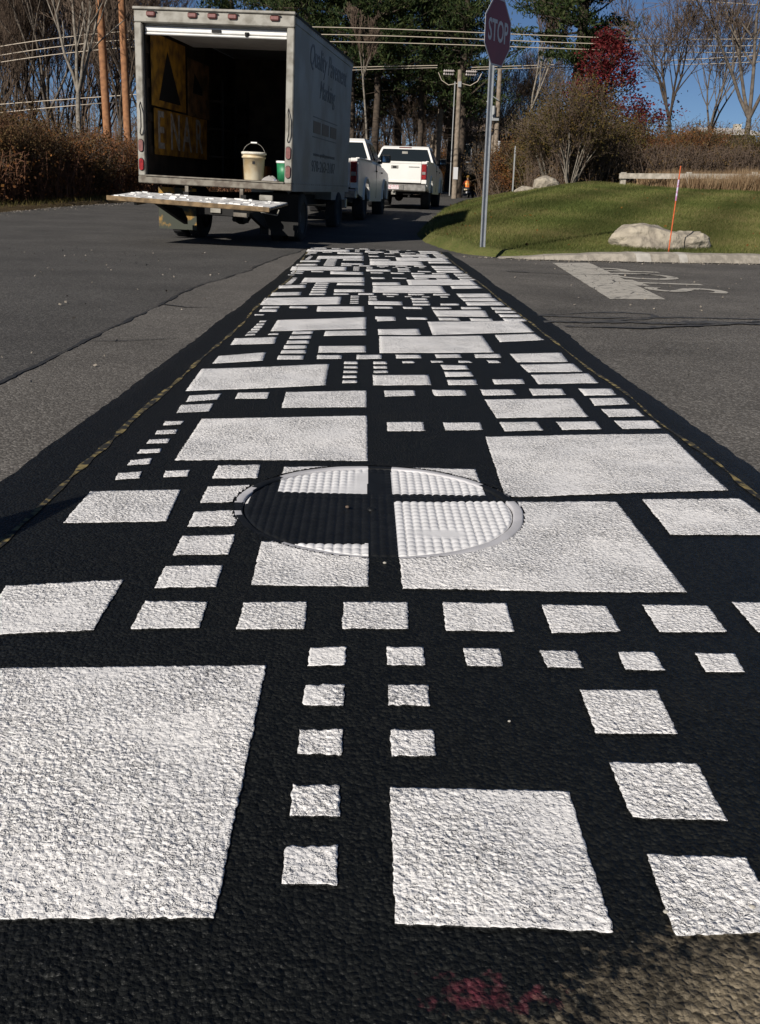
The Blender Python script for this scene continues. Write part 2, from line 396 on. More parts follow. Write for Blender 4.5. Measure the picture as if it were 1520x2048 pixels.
def ground_mat(name, green, green2, dirt, litter, edge_poly=None):
    m = bpy.data.materials.new(name); m.use_nodes = True; nt = m.node_tree; b = nt.nodes['Principled BSDF']; L = nt.links.new
    b.inputs['Roughness'].default_value = .95; b.inputs['Specular IOR Level'].default_value = .1
    g = N(nt, 'ShaderNodeNewGeometry'); P = g.outputs['Position']
    n = N(nt, 'ShaderNodeTexNoise', Scale=.7, Detail=8.0, Roughness=.65); L(P, n.inputs['Vector'])
    r = N(nt, 'ShaderNodeValToRGB'); L(n.outputs[0], r.inputs[0])
    r.color_ramp.elements[0].position = .38; r.color_ramp.elements[0].color = (*green, 1)
    r.color_ramp.elements[1].position = .62; r.color_ramp.elements[1].color = (*green2, 1)
    n2 = N(nt, 'ShaderNodeTexNoise', Scale=22.0, Detail=6.0, Roughness=.7); L(P, n2.inputs['Vector'])
    q = N(nt, 'ShaderNodeMapRange'); L(n2.outputs[0], q.inputs[0]); q.inputs[1].default_value = .5; q.inputs[2].default_value = .7
    q.inputs[3].default_value = 0; q.inputs[4].default_value = .8
    mx = N(nt, 'ShaderNodeMix', data_type='RGBA'); L(q.outputs[0], mx.inputs[0]); L(r.outputs[0], mx.inputs[6]); mx.inputs[7].default_value = (*dirt, 1)
    col = mx.outputs[2]
    if edge_poly:
        wv = N(nt, 'ShaderNodeTexWave', Scale=.22, Distortion=2.5); wv.inputs['Detail Scale'].default_value = .5; wv.bands_direction = 'X'; L(P, wv.inputs['Vector'])  # mowing stripes: light and dark of the nap put into the turf colour
        wr = N(nt, 'ShaderNodeMapRange'); L(wv.outputs['Fac'], wr.inputs[0]); wr.inputs[3].default_value = .75; wr.inputs[4].default_value = 1.25
        wm = N(nt, 'ShaderNodeMix', data_type='RGBA', blend_type='MULTIPLY'); wm.inputs[0].default_value = 1; L(col, wm.inputs[6]); L(wr.outputs[0], wm.inputs[7]); col = wm.outputs[2]
    if edge_poly:       # bare brown soil along the border, measured in metres from the lawn's own edge
        at = N(nt, 'ShaderNodeAttribute', attribute_name='edge_distance'); ad = N(nt, 'ShaderNodeMath', operation='MULTIPLY_ADD')
        L(n2.outputs[0], ad.inputs[0]); ad.inputs[1].default_value = -.9; L(at.outputs['Fac'], ad.inputs[2])
        q3 = N(nt, 'ShaderNodeMapRange'); L(ad.outputs[0], q3.inputs[0]); q3.inputs[1].default_value = -.33; q3.inputs[2].default_value = .12; q3.inputs[3].default_value = 1; q3.inputs[4].default_value = 0
        m3 = N(nt, 'ShaderNodeMix', data_type='RGBA'); L(q3.outputs[0], m3.inputs[0]); L(col, m3.inputs[6]); m3.inputs[7].default_value = (.15, .095, .05, 1); col = m3.outputs[2]
    L(col, b.inputs['Base Color'])
    bp = N(nt, 'ShaderNodeBump', Strength=1.0, Distance=.03); L(n2.outputs[0], bp.inputs['Height']); L(bp.outputs[0], b.inputs['Normal'])
    return m
M_LAWN = ground_mat('lawn_turf', (.085,.105,.028), (.145,.145,.05), (.17,.13,.06), True)
M_GROUND = ground_mat('leaf_litter', (.07,.05,.028), (.10,.07,.035), (.06,.055,.022), None)
def sub(faces, name, mt):
    used, inv = np.unique(faces, return_inverse=True)
    return link(name, np_mesh(name, V[used], inv.reshape(faces.shape), mt, smooth=True))
lawn = tag(sub(F[isl], 'lawn', M_LAWN), kind='structure')
_v = np.empty(len(lawn.data.vertices)*3, np.float32); lawn.data.vertices.foreach_get('co', _v); _v = _v.reshape(-1, 3)
_d, _sg = pdist(_v[:, 0], _v[:, 1], LAWN_EDGE); _at = lawn.data.attributes.new('edge_distance', 'FLOAT', 'POINT'); _at.data.foreach_set('value', (_d*_sg).astype(np.float32))
tag(sub(F[~isl], 'ground', M_GROUND), kind='structure')

# main road sheet
xs2 = np.linspace(-70, 100, 40); ys2 = np.concatenate([np.linspace(-60, 12, 10), np.linspace(13, 120, 108)])
X2, Y2 = np.meshgrid(xs2, ys2); Z2 = rz(Y2); n2x = len(xs2)
ii, jj = np.meshgrid(np.arange(n2x-1), np.arange(len(ys2)-1)); a = (jj*n2x+ii).ravel()
tag(link('road', np_mesh('road', np.stack([X2.ravel(), Y2.ravel(), Z2.ravel()], 1), np.stack([a, a+1, a+1+n2x, a+n2x], 1), M_ROAD, smooth=True)), kind='structure')

BLOCKS = [
 (-0.743,1.491,-0.159,1.526,-0.158,0.900,-0.742,0.884), (-0.748,1.856,-0.507,1.897,-0.506,1.651,-0.718,1.623),
 (-0.752,2.525,-0.506,2.556,-0.493,2.288,-0.747,2.253), (-0.437,2.804,-0.308,2.828,-0.303,2.685,-0.435,2.668),
 (-0.436,2.590,-0.302,2.612,-0.303,2.457,-0.432,2.438), (-0.434,2.367,-0.314,2.385,-0.314,2.261,-0.433,2.252),
 (-0.433,2.184,-0.304,2.200,-0.302,2.067,-0.431,2.051), (-0.434,1.984,-0.306,1.999,-0.303,1.872,-0.432,1.857),
 (-0.436,1.788,-0.307,1.795,-0.305,1.672,-0.436,1.659), (-0.233,1.795,-0.102,1.805,-0.099,1.676,-0.232,1.667),
 (-0.025,1.807,0.110,1.817,0.106,1.687,-0.026,1.680), (0.184,1.821,0.321,1.829,0.318,1.694,0.181,1.687),
 (0.396,1.829,0.536,1.834,0.537,1.708,0.393,1.692), (0.617,1.844,0.761,1.850,0.759,1.722,0.615,1.712),
 (0.822,1.871,0.978,1.878,0.973,1.736,0.823,1.725), (-0.084,1.597,-0.016,1.605,-0.016,1.533,-0.084,1.527),
 (0.061,1.609,0.132,1.612,0.130,1.541,0.061,1.538), (0.208,1.614,0.278,1.618,0.276,1.548,0.207,1.545),
 (0.355,1.615,0.425,1.619,0.425,1.550,0.357,1.548), (0.506,1.619,0.578,1.622,0.577,1.547,0.503,1.546),
 (0.659,1.624,0.736,1.626,0.727,1.547,0.652,1.545), (-0.084,1.459,-0.016,1.462,-0.016,1.392,-0.084,1.391),
 (-0.084,1.316,-0.016,1.320,-0.015,1.247,-0.084,1.248), (-0.085,1.166,-0.016,1.170,-0.014,1.097,-0.083,1.097),
 (-0.084,1.033,-0.015,1.036,-0.014,0.960,-0.083,0.962), (0.061,1.466,0.131,1.470,0.130,1.400,0.060,1.397),
 (0.061,1.322,0.131,1.324,0.130,1.251,0.061,1.249), (0.057,1.167,0.320,1.169,0.316,0.889,0.057,0.897),
 (0.400,1.470,0.539,1.473,0.534,1.330,0.398,1.329), (0.399,1.246,0.536,1.248,0.531,1.106,0.398,1.109),
 (0.396,1.032,0.528,1.028,0.527,0.893,0.389,0.885), (-0.234,2.147,0.028,2.165,0.027,1.893,-0.229,1.885),
 (-0.234,2.808,0.026,2.844,0.025,2.566,-0.231,2.562), (0.098,2.835,0.366,2.850,0.365,2.577,0.097,2.572),
 (0.098,2.500,0.739,2.554,0.738,1.917,0.101,1.886), (0.822,2.580,1.121,2.614,1.141,2.315,0.814,2.283),
 (0.448,3.272,1.144,3.388,1.114,2.690,0.422,2.568), (-0.589,3.419,0.024,3.536,0.026,2.906,-0.580,2.851),
 (-0.715,3.234,-0.645,3.253,-0.643,3.189,-0.711,3.175), (-0.715,3.106,-0.646,3.121,-0.645,3.062,-0.712,3.051),
 (-0.717,2.975,-0.648,2.992,-0.646,2.937,-0.715,2.924), (-0.716,2.846,-0.655,2.872,-0.648,2.805,-0.713,2.788),
 (-0.719,2.702,-0.653,2.729,-0.646,2.658,-0.712,2.637), (-0.585,2.736,-0.515,2.751,-0.511,2.684,-0.579,2.672),
 (0.097,3.440,0.236,3.465,0.235,3.327,0.098,3.304), (0.309,3.466,0.453,3.491,0.452,3.371,0.311,3.343),
 (0.529,3.500,0.677,3.519,0.676,3.386,0.530,3.358), (0.751,3.528,0.911,3.555,0.903,3.424,0.750,3.395),
 (0.988,3.577,1.151,3.601,1.143,3.471,0.986,3.438), (0.521,3.908,0.914,3.982,0.900,3.629,0.527,3.565),
 (0.097,4.021,0.232,4.051,0.230,3.937,0.098,3.899), (0.309,4.073,0.455,4.094,0.451,3.973,0.312,3.949),
 (0.526,4.115,0.675,4.137,0.671,4.020,0.524,3.984), (0.750,4.159,0.905,4.192,0.897,4.052,0.744,4.014),
 (0.983,4.204,1.142,4.238,1.127,4.084,0.978,4.047), (0.986,3.992,1.140,4.024,1.133,3.889,0.975,3.844),
 (0.986,3.781,1.138,3.805,1.135,3.671,0.985,3.640), (-0.714,3.368,-0.645,3.380,-0.651,3.326,-0.709,3.304),
 (-0.320,3.940,0.022,4.010,0.022,3.686,-0.313,3.637), (-0.517,3.902,-0.387,3.930,-0.385,3.802,-0.514,3.780),
 (-0.705,3.811,-0.583,3.872,-0.582,3.756,-0.699,3.694), (-0.707,3.638,-0.585,3.682,-0.581,3.542,-0.699,3.502),
 (-0.749,4.386,-0.161,4.622,-0.159,4.101,-0.736,3.895), (-0.726,4.759,-0.500,4.905,-0.491,4.649,-0.723,4.534),
 (-0.089,4.711,-0.020,4.723,-0.021,4.646,-0.090,4.634), (-0.089,4.580,-0.021,4.591,-0.021,4.525,-0.088,4.514),
 (-0.088,4.456,-0.021,4.466,-0.021,4.403,-0.088,4.393), (-0.088,4.331,-0.023,4.342,-0.022,4.282,-0.088,4.271),
 (-0.087,4.219,-0.021,4.229,-0.022,4.166,-0.088,4.151), (0.056,4.736,0.124,4.748,0.124,4.671,0.055,4.659),
 (0.055,4.604,0.123,4.616,0.121,4.548,0.056,4.538), (0.055,4.479,0.125,4.497,0.124,4.433,0.055,4.415),
 (0.050,4.365,0.317,4.420,0.312,4.177,0.051,4.121), (0.200,4.769,0.259,4.779,0.264,4.723,0.202,4.705),
 (0.350,4.802,0.410,4.812,0.411,4.762,0.349,4.744), (0.494,4.834,0.555,4.845,0.562,4.788,0.491,4.768),
 (0.645,4.890,0.709,4.894,0.714,4.821,0.650,4.803), (0.391,4.695,0.524,4.704,0.526,4.595,0.399,4.561),
 (0.395,4.508,0.530,4.537,0.529,4.416,0.394,4.383), (0.393,4.310,0.531,4.344,0.526,4.215,0.391,4.189),
 (0.610,4.362,0.759,4.391,0.751,4.271,0.604,4.238), (0.803,5.128,1.107,5.233,1.086,4.929,0.805,4.866),
 (0.807,4.794,1.102,4.888,1.100,4.649,0.814,4.576), (0.817,4.506,1.120,4.612,1.112,4.361,0.813,4.269),
 (-0.233,4.870,-0.105,4.900,-0.106,4.780,-0.231,4.744), (-0.030,4.920,0.103,4.953,0.099,4.824,-0.030,4.787),
 (0.175,4.966,0.309,4.990,0.306,4.875,0.173,4.844), (0.385,5.020,0.527,5.062,0.522,4.936,0.385,4.897),
 (0.603,5.076,0.747,5.118,0.741,4.990,0.597,4.949), (-0.239,5.182,0.018,5.232,0.019,5.008,-0.234,4.946),
 (-0.229,5.750,0.019,5.824,0.020,5.610,-0.231,5.548), (-0.420,5.709,-0.300,5.735,-0.299,5.633,-0.422,5.587),
 (-0.424,5.528,-0.299,5.563,-0.300,5.448,-0.423,5.414), (-0.426,5.349,-0.302,5.383,-0.300,5.266,-0.425,5.233),
 (-0.429,5.180,-0.304,5.204,-0.303,5.086,-0.423,5.047), (-0.427,4.998,-0.298,5.030,-0.295,4.912,-0.426,4.873),
 (-0.428,4.812,-0.298,4.843,-0.298,4.718,-0.426,4.689), (-0.724,5.362,-0.494,5.475,-0.488,5.229,-0.717,5.124),
 (-0.663,6.120,-0.618,6.142,-0.623,6.058,-0.663,6.049), (-0.668,5.990,-0.618,6.013,-0.620,5.922,-0.667,5.912),
 (-0.670,5.889,-0.620,5.900,-0.619,5.813,-0.670,5.802), (-0.674,5.769,-0.624,5.790,-0.623,5.706,-0.674,5.685),
 (-0.678,5.653,-0.624,5.686,-0.626,5.614,-0.681,5.592), (-0.679,5.553,-0.626,5.574,-0.627,5.505,-0.681,5.474),
 (-0.554,5.589,-0.498,5.621,-0.496,5.552,-0.555,5.539), (-0.556,6.168,0.019,6.454,0.019,5.899,-0.554,5.680),
 (0.091,5.904,0.351,5.983,0.351,5.729,0.090,5.654), (0.095,5.596,0.729,5.788,0.723,5.162,0.090,4.998),
 (0.088,6.407,0.211,6.475,0.217,6.325,0.092,6.271), (0.425,6.324,1.085,6.553,1.090,6.012,0.422,5.744),
 (0.811,5.825,1.082,5.945,1.092,5.682,0.805,5.548), (0.079,6.500,0.218,6.525,0.217,6.387,0.080,6.364),
 (0.291,6.526,0.435,6.551,0.434,6.431,0.293,6.403), (0.511,6.560,0.659,6.579,0.658,6.446,0.512,6.418),
 (0.733,6.588,0.893,6.615,0.885,6.484,0.732,6.455), (0.970,6.637,1.133,6.661,1.125,6.531,0.968,6.498),
 (0.503,6.968,0.896,7.042,0.882,6.689,0.509,6.625), (0.079,7.081,0.214,7.111,0.212,6.997,0.080,6.959),
 (0.291,7.133,0.437,7.154,0.433,7.033,0.294,7.009), (0.508,7.175,0.657,7.197,0.653,7.080,0.506,7.044),
 (0.732,7.219,0.887,7.252,0.879,7.112,0.726,7.074), (0.965,7.264,1.124,7.298,1.109,7.144,0.960,7.107),
 (0.968,7.052,1.122,7.084,1.115,6.949,0.957,6.904), (0.968,6.841,1.120,6.865,1.117,6.731,0.967,6.700),
 (-0.732,6.428,-0.663,6.440,-0.669,6.386,-0.727,6.364), (-0.338,7.000,0.004,7.070,0.004,6.746,-0.331,6.697),
 (-0.535,6.962,-0.405,6.990,-0.403,6.862,-0.532,6.840), (-0.723,6.871,-0.601,6.932,-0.600,6.816,-0.717,6.754),
 (-0.725,6.698,-0.603,6.742,-0.599,6.602,-0.717,6.562), (-0.767,7.446,-0.179,7.682,-0.177,7.161,-0.754,6.955),
 (-0.744,7.819,-0.518,7.965,-0.509,7.709,-0.741,7.594), (-0.107,7.771,-0.038,7.783,-0.039,7.706,-0.108,7.694),
 (-0.107,7.640,-0.039,7.651,-0.039,7.585,-0.106,7.574), (-0.106,7.516,-0.039,7.526,-0.039,7.463,-0.106,7.453),
 (-0.106,7.391,-0.041,7.402,-0.040,7.342,-0.106,7.331), (-0.105,7.279,-0.039,7.289,-0.040,7.226,-0.106,7.211),
 (0.038,7.796,0.106,7.808,0.106,7.731,0.037,7.719), (0.037,7.664,0.105,7.676,0.103,7.608,0.038,7.598),
 (0.037,7.539,0.107,7.557,0.106,7.493,0.037,7.475), (0.032,7.425,0.299,7.480,0.294,7.237,0.033,7.181),
 (0.182,7.829,0.241,7.839,0.246,7.783,0.184,7.765), (0.332,7.862,0.392,7.872,0.393,7.822,0.331,7.804),
 (0.476,7.894,0.537,7.905,0.544,7.848,0.473,7.828), (0.627,7.950,0.691,7.954,0.696,7.881,0.632,7.863),
 (0.373,7.755,0.506,7.764,0.508,7.655,0.381,7.621), (0.377,7.568,0.512,7.597,0.511,7.476,0.376,7.443),
 (0.375,7.370,0.513,7.404,0.508,7.275,0.373,7.249), (0.592,7.422,0.741,7.451,0.733,7.331,0.586,7.298),
 (0.785,8.188,1.089,8.293,1.068,7.989,0.787,7.926), (0.789,7.854,1.084,7.948,1.082,7.709,0.796,7.636),
 (0.799,7.566,1.102,7.672,1.094,7.421,0.795,7.329), (-0.251,7.930,-0.123,7.960,-0.124,7.840,-0.249,7.804),
 (-0.048,7.980,0.085,8.013,0.081,7.884,-0.048,7.847), (0.157,8.026,0.291,8.050,0.288,7.935,0.155,7.904),
 (0.367,8.080,0.509,8.122,0.504,7.996,0.367,7.957), (0.585,8.136,0.729,8.178,0.723,8.050,0.579,8.009),
 (-0.257,8.242,0.000,8.292,0.001,8.068,-0.252,8.006), (-0.247,8.810,0.001,8.884,0.002,8.670,-0.249,8.608),
 (-0.438,8.769,-0.318,8.795,-0.317,8.693,-0.440,8.647), (-0.442,8.588,-0.317,8.623,-0.318,8.508,-0.441,8.474),
 (-0.444,8.409,-0.320,8.443,-0.318,8.326,-0.443,8.293), (-0.447,8.240,-0.322,8.264,-0.321,8.146,-0.441,8.107),
 (-0.445,8.058,-0.316,8.090,-0.313,7.972,-0.444,7.933), (-0.446,7.872,-0.316,7.903,-0.316,7.778,-0.444,7.749),
 (-0.742,8.422,-0.512,8.535,-0.506,8.289,-0.735,8.184), (-0.681,9.180,-0.636,9.202,-0.641,9.118,-0.681,9.109),
 (-0.686,9.050,-0.636,9.073,-0.638,8.982,-0.685,8.972), (-0.688,8.949,-0.638,8.960,-0.637,8.873,-0.688,8.862),
 (-0.692,8.829,-0.642,8.850,-0.641,8.766,-0.692,8.745), (-0.696,8.713,-0.642,8.746,-0.644,8.674,-0.699,8.652),
 (-0.697,8.613,-0.644,8.634,-0.645,8.565,-0.699,8.534), (-0.572,8.649,-0.516,8.681,-0.514,8.612,-0.573,8.599),
 (-0.574,9.228,0.001,9.514,0.001,8.959,-0.572,8.740), (0.073,8.964,0.333,9.043,0.333,8.789,0.072,8.714),
 (0.077,8.656,0.711,8.848,0.705,8.222,0.072,8.058), (0.070,9.467,0.193,9.535,0.199,9.385,0.074,9.331),
 (0.407,9.384,1.067,9.613,1.072,9.072,0.404,8.804), (0.793,8.885,1.064,9.005,1.074,8.742,0.787,8.608),
 (0.061,9.560,0.200,9.585,0.199,9.447,0.062,9.424), (0.273,9.586,0.417,9.611,0.416,9.491,0.275,9.463),
 (0.493,9.620,0.641,9.639,0.640,9.506,0.494,9.478), (0.715,9.648,0.875,9.675,0.867,9.544,0.714,9.515),
 (0.952,9.697,1.115,9.721,1.107,9.591,0.950,9.558), (0.485,10.028,0.878,10.102,0.864,9.749,0.491,9.685),
 (0.061,10.141,0.196,10.171,0.194,10.057,0.062,10.019), (0.273,10.193,0.419,10.214,0.415,10.093,0.276,10.069),
 (0.490,10.235,0.639,10.257,0.635,10.140,0.488,10.104), (0.714,10.279,0.869,10.312,0.861,10.172,0.708,10.134),
 (0.947,10.324,1.106,10.358,1.091,10.204,0.942,10.167), (0.950,10.112,1.104,10.144,1.097,10.009,0.939,9.964),
 (0.950,9.901,1.102,9.925,1.099,9.791,0.949,9.760), (-0.750,9.488,-0.681,9.500,-0.687,9.446,-0.745,9.424),
 (-0.356,10.060,-0.014,10.130,-0.014,9.806,-0.349,9.757), (-0.553,10.022,-0.423,10.050,-0.421,9.922,-0.550,9.900),
 (-0.741,9.931,-0.619,9.992,-0.618,9.876,-0.735,9.814), (-0.743,9.758,-0.621,9.802,-0.617,9.662,-0.735,9.622),
 (-0.785,10.506,-0.197,10.742,-0.195,10.221,-0.772,10.015), (-0.762,10.879,-0.536,11.025,-0.527,10.769,-0.759,10.654),
 (-0.125,10.831,-0.056,10.843,-0.057,10.766,-0.126,10.754), (-0.125,10.700,-0.057,10.711,-0.057,10.645,-0.124,10.634),
 (-0.124,10.576,-0.057,10.586,-0.057,10.523,-0.124,10.513), (-0.124,10.451,-0.059,10.462,-0.058,10.402,-0.124,10.391),
 (-0.123,10.339,-0.057,10.349,-0.058,10.286,-0.124,10.271), (0.020,10.856,0.088,10.868,0.088,10.791,0.019,10.779),
 (0.019,10.724,0.087,10.736,0.085,10.668,0.020,10.658), (0.019,10.599,0.089,10.617,0.088,10.553,0.019,10.535),
 (0.014,10.485,0.281,10.540,0.276,10.297,0.015,10.241), (0.164,10.889,0.223,10.899,0.228,10.843,0.166,10.825),
 (0.314,10.922,0.374,10.932,0.375,10.882,0.313,10.864), (0.458,10.954,0.519,10.965,0.526,10.908,0.455,10.888),
 (0.609,11.010,0.673,11.014,0.678,10.941,0.614,10.923), (0.355,10.815,0.488,10.824,0.490,10.715,0.363,10.681),
 (0.359,10.628,0.494,10.657,0.493,10.536,0.358,10.503), (0.357,10.430,0.495,10.464,0.490,10.335,0.355,10.309),
 (0.574,10.482,0.723,10.511,0.715,10.391,0.568,10.358), (0.767,11.248,1.071,11.353,1.050,11.049,0.769,10.986),
 (0.771,10.914,1.066,11.008,1.064,10.769,0.778,10.696), (0.781,10.626,1.084,10.732,1.076,10.481,0.777,10.389),
 (-0.269,10.990,-0.141,11.020,-0.142,10.900,-0.267,10.864), (-0.066,11.040,0.067,11.073,0.063,10.944,-0.066,10.907),
 (0.139,11.086,0.273,11.110,0.270,10.995,0.137,10.964), (0.349,11.140,0.491,11.182,0.486,11.056,0.349,11.017),
 (0.567,11.196,0.711,11.238,0.705,11.110,0.561,11.069), (-0.275,11.302,-0.018,11.352,-0.017,11.128,-0.270,11.066),
 (-0.265,11.870,-0.017,11.944,-0.016,11.730,-0.267,11.668), (-0.456,11.829,-0.336,11.855,-0.335,11.753,-0.458,11.707),
 (-0.460,11.648,-0.335,11.683,-0.336,11.568,-0.459,11.534), (-0.462,11.469,-0.338,11.503,-0.336,11.386,-0.461,11.353),
 (-0.465,11.300,-0.340,11.324,-0.339,11.206,-0.459,11.167), (-0.463,11.118,-0.334,11.150,-0.331,11.032,-0.462,10.993),
 (-0.464,10.932,-0.334,10.963,-0.334,10.838,-0.462,10.809), (-0.760,11.482,-0.530,11.595,-0.524,11.349,-0.753,11.244),
 (-0.699,12.240,-0.654,12.262,-0.659,12.178,-0.699,12.169), (-0.704,12.110,-0.654,12.133,-0.656,12.042,-0.703,12.032),
 (-0.706,12.009,-0.656,12.020,-0.655,11.933,-0.706,11.922), (-0.710,11.889,-0.660,11.910,-0.659,11.826,-0.710,11.805),
 (-0.714,11.773,-0.660,11.806,-0.662,11.734,-0.717,11.712), (-0.715,11.673,-0.662,11.694,-0.663,11.625,-0.717,11.594),
 (-0.590,11.709,-0.534,11.741,-0.532,11.672,-0.591,11.659), (-0.592,12.288,-0.017,12.574,-0.017,12.019,-0.590,11.800),
 (0.055,12.024,0.315,12.103,0.315,11.849,0.054,11.774), (0.059,11.716,0.693,11.908,0.687,11.282,0.054,11.118),
 (0.052,12.527,0.175,12.595,0.181,12.445,0.056,12.391), (0.389,12.444,1.049,12.673,1.054,12.132,0.386,11.864),
 (0.775,11.945,1.046,12.065,1.056,11.802,0.769,11.668), (0.043,12.620,0.182,12.645,0.181,12.507,0.044,12.484),
 (0.255,12.646,0.399,12.671,0.398,12.551,0.257,12.523), (0.475,12.680,0.623,12.699,0.622,12.566,0.476,12.538),
 (0.697,12.708,0.857,12.735,0.849,12.604,0.696,12.575), (0.934,12.757,1.097,12.781,1.089,12.651,0.932,12.618),
 (0.467,13.088,0.860,13.162,0.846,12.809,0.473,12.745), (0.043,13.201,0.178,13.231,0.176,13.117,0.044,13.079),
 (0.255,13.253,0.401,13.274,0.397,13.153,0.258,13.129), (0.472,13.295,0.621,13.317,0.617,13.200,0.470,13.164),
 (0.696,13.339,0.851,13.372,0.843,13.232,0.690,13.194), (0.929,13.384,1.088,13.418,1.073,13.264,0.924,13.227),
 (0.932,13.172,1.086,13.204,1.079,13.069,0.921,13.024), (0.932,12.961,1.084,12.985,1.081,12.851,0.931,12.820),
 (-0.768,12.548,-0.699,12.560,-0.705,12.506,-0.763,12.484), (-0.374,13.120,-0.032,13.190,-0.032,12.866,-0.367,12.817),
 (-0.571,13.082,-0.441,13.110,-0.439,12.982,-0.568,12.960), (-0.759,12.991,-0.637,13.052,-0.636,12.936,-0.753,12.874),
 (-0.761,12.818,-0.639,12.862,-0.635,12.722,-0.753,12.682), (-0.803,13.566,-0.215,13.802,-0.213,13.281,-0.790,13.075),
 (-0.780,13.939,-0.554,14.085,-0.545,13.829,-0.777,13.714), (-0.143,13.891,-0.074,13.903,-0.075,13.826,-0.144,13.814),
 (-0.143,13.760,-0.075,13.771,-0.075,13.705,-0.142,13.694), (-0.142,13.636,-0.075,13.646,-0.075,13.583,-0.142,13.573),
 (-0.142,13.511,-0.077,13.522,-0.076,13.462,-0.142,13.451), (-0.141,13.399,-0.075,13.409,-0.076,13.346,-0.142,13.331),
 (0.002,13.916,0.070,13.928,0.070,13.851,0.001,13.839), (0.001,13.784,0.069,13.796,0.067,13.728,0.002,13.718),
 (0.001,13.659,0.071,13.677,0.070,13.613,0.001,13.595), (-0.004,13.545,0.263,13.600,0.258,13.357,-0.003,13.301),
 (0.146,13.949,0.205,13.959,0.210,13.903,0.148,13.885), (0.296,13.982,0.356,13.992,0.357,13.942,0.295,13.924),
 (0.440,14.014,0.501,14.025,0.508,13.968,0.437,13.948), (0.591,14.070,0.655,14.074,0.660,14.001,0.596,13.983),
 (0.337,13.875,0.470,13.884,0.472,13.775,0.345,13.741), (0.341,13.688,0.476,13.717,0.475,13.596,0.340,13.563),
 (0.339,13.490,0.477,13.524,0.472,13.395,0.337,13.369), (0.556,13.542,0.705,13.571,0.697,13.451,0.550,13.418),
 (0.753,13.974,1.048,14.068,1.046,13.829,0.760,13.756), (0.763,13.686,1.066,13.792,1.058,13.541,0.759,13.449),
 (-0.287,14.050,-0.159,14.080,-0.160,13.960,-0.285,13.924), (-0.084,14.100,0.049,14.133,0.045,14.004,-0.084,13.967),
 (-0.482,13.992,-0.352,14.023,-0.352,13.898,-0.480,13.869),]
YELLOW_L = [(-0.777,12.998),(-0.732,10.936),(-0.707,9.481),(-0.723,8.263),(-0.768,6.662),(-0.761,6.073),(-0.799,4.645),(-0.801,4.340),(-0.823,3.732),(-0.840,3.341),(-0.842,3.126),(-0.852,2.846),(-0.854,2.585),(-0.854,2.484)]
YELLOW_R = [(1.071,13.947),(1.094,12.126),(1.095,10.778),(1.111,8.761),(1.108,7.143),(1.132,6.463),(1.144,5.833),(1.147,5.207),(1.175,4.419),(1.169,3.654),(1.181,3.355),(1.183,2.994),(1.175,2.771),(1.178,2.601)]
EDGE_L = [(-0.848,13.276),(-0.754,10.782),(-0.814,8.450),(-0.883,7.341),(-0.890,6.388),(-0.953,5.635),(-0.961,5.027),(-0.986,4.310),(-0.995,3.755),(-1.020,3.357),(-1.022,2.976),(-1.057,2.665)]
EDGE_R = [(1.197,14.353),(1.274,12.039),(1.241,9.128),(1.263,7.703),(1.252,6.778),(1.325,6.018),(1.298,5.089),(1.287,3.367),(1.282,2.861)]
CRACK = [(-1.554,4.021),(-1.542,4.171),(-1.510,4.520),(-1.514,4.810),(-1.509,5.455),(-1.485,6.141),(-1.463,6.888),(-1.424,7.876),(-1.328,8.887),(-1.191,10.064),(-1.050,12.002),(-0.793,13.984)]
SK1 = [(1.290,6.954),(1.628,7.155),(1.968,7.302),(2.181,7.235),(2.176,7.087),(2.014,6.906),(1.595,6.673)]
SK2 = [(1.214,6.935),(1.717,6.890),(2.320,7.064),(2.990,7.140)]
SK3 = [(1.226,6.586),(1.852,6.707),(2.395,6.729),(2.929,6.986)]

# ---------------------------------------------------------------- flush sheets beside the crosswalk
def lin(poly, ynew, key):
    p = sorted(poly, key=lambda q: q[1]); return np.interp(ynew, [q[1] for q in p], [q[0] for q in p])
def strip_sheet(name, xl, xr, ys, dz, mt, nxn=8, rag=0.0):
    ys = np.asarray(ys); t = np.linspace(0, 1, nxn)
    X = xl[:, None]*(1-t)+xr[:, None]*t; Y = np.repeat(ys[:, None], nxn, 1)
    Z = rz(Y)+dz; n = nxn
    ii, jj = np.meshgrid(np.arange(n-1), np.arange(len(ys)-1)); a = (jj*n+ii).ravel()
    return link(name, np_mesh(name, np.stack([X.ravel(), Y.ravel(), Z.ravel()], 1), np.stack([a, a+1, a+1+n, a+n], 1), mt, smooth=True))
yy = np.linspace(-5, 14.2, 400)
cl = lin(CRACK, yy, 0)+(vnoise(yy*2, yy*0)-.5)*.05+(vnoise(yy*9, yy*0+3)-.5)*.02
cl = np.where(yy < 4.02, -1.56+(vnoise(yy*2, yy*0)-.5)*.05, cl)
tag(strip_sheet('old_asphalt', cl, np.full_like(yy, -.6), yy, .004, M_STRIP), kind='structure')
yy2 = np.linspace(-6, 22, 200)
front = lambda x: np.interp(x, [p[0] for p in LAWN_EDGE[12:]], [p[1] for p in LAWN_EDGE[12:]])
# side street: columns in x, front edge runs under the kerb
xx = np.concatenate([np.linspace(.9, 6, 60), np.linspace(6.3, 60, 40)])
tt = np.linspace(0, 1, 30)
fr = np.where(xx < 1.46, 13.9, front(xx)+.12)
Xs = np.repeat(xx[None, :], 30, 0); Ys = -6+(fr[None, :]+6)*tt[:, None]; Zs = rz(Ys)+.004
n = len(xx); ii, jj = np.meshgrid(np.arange(n-1), np.arange(29)); a = (jj*n+ii).ravel()
tag(link('side_street', np_mesh('side_street', np.stack([Xs.ravel(), Ys.ravel(), Zs.ravel()], 1), np.stack([a, a+1, a+1+n, a+n], 1), M_SIDE, smooth=True)), kind='structure')

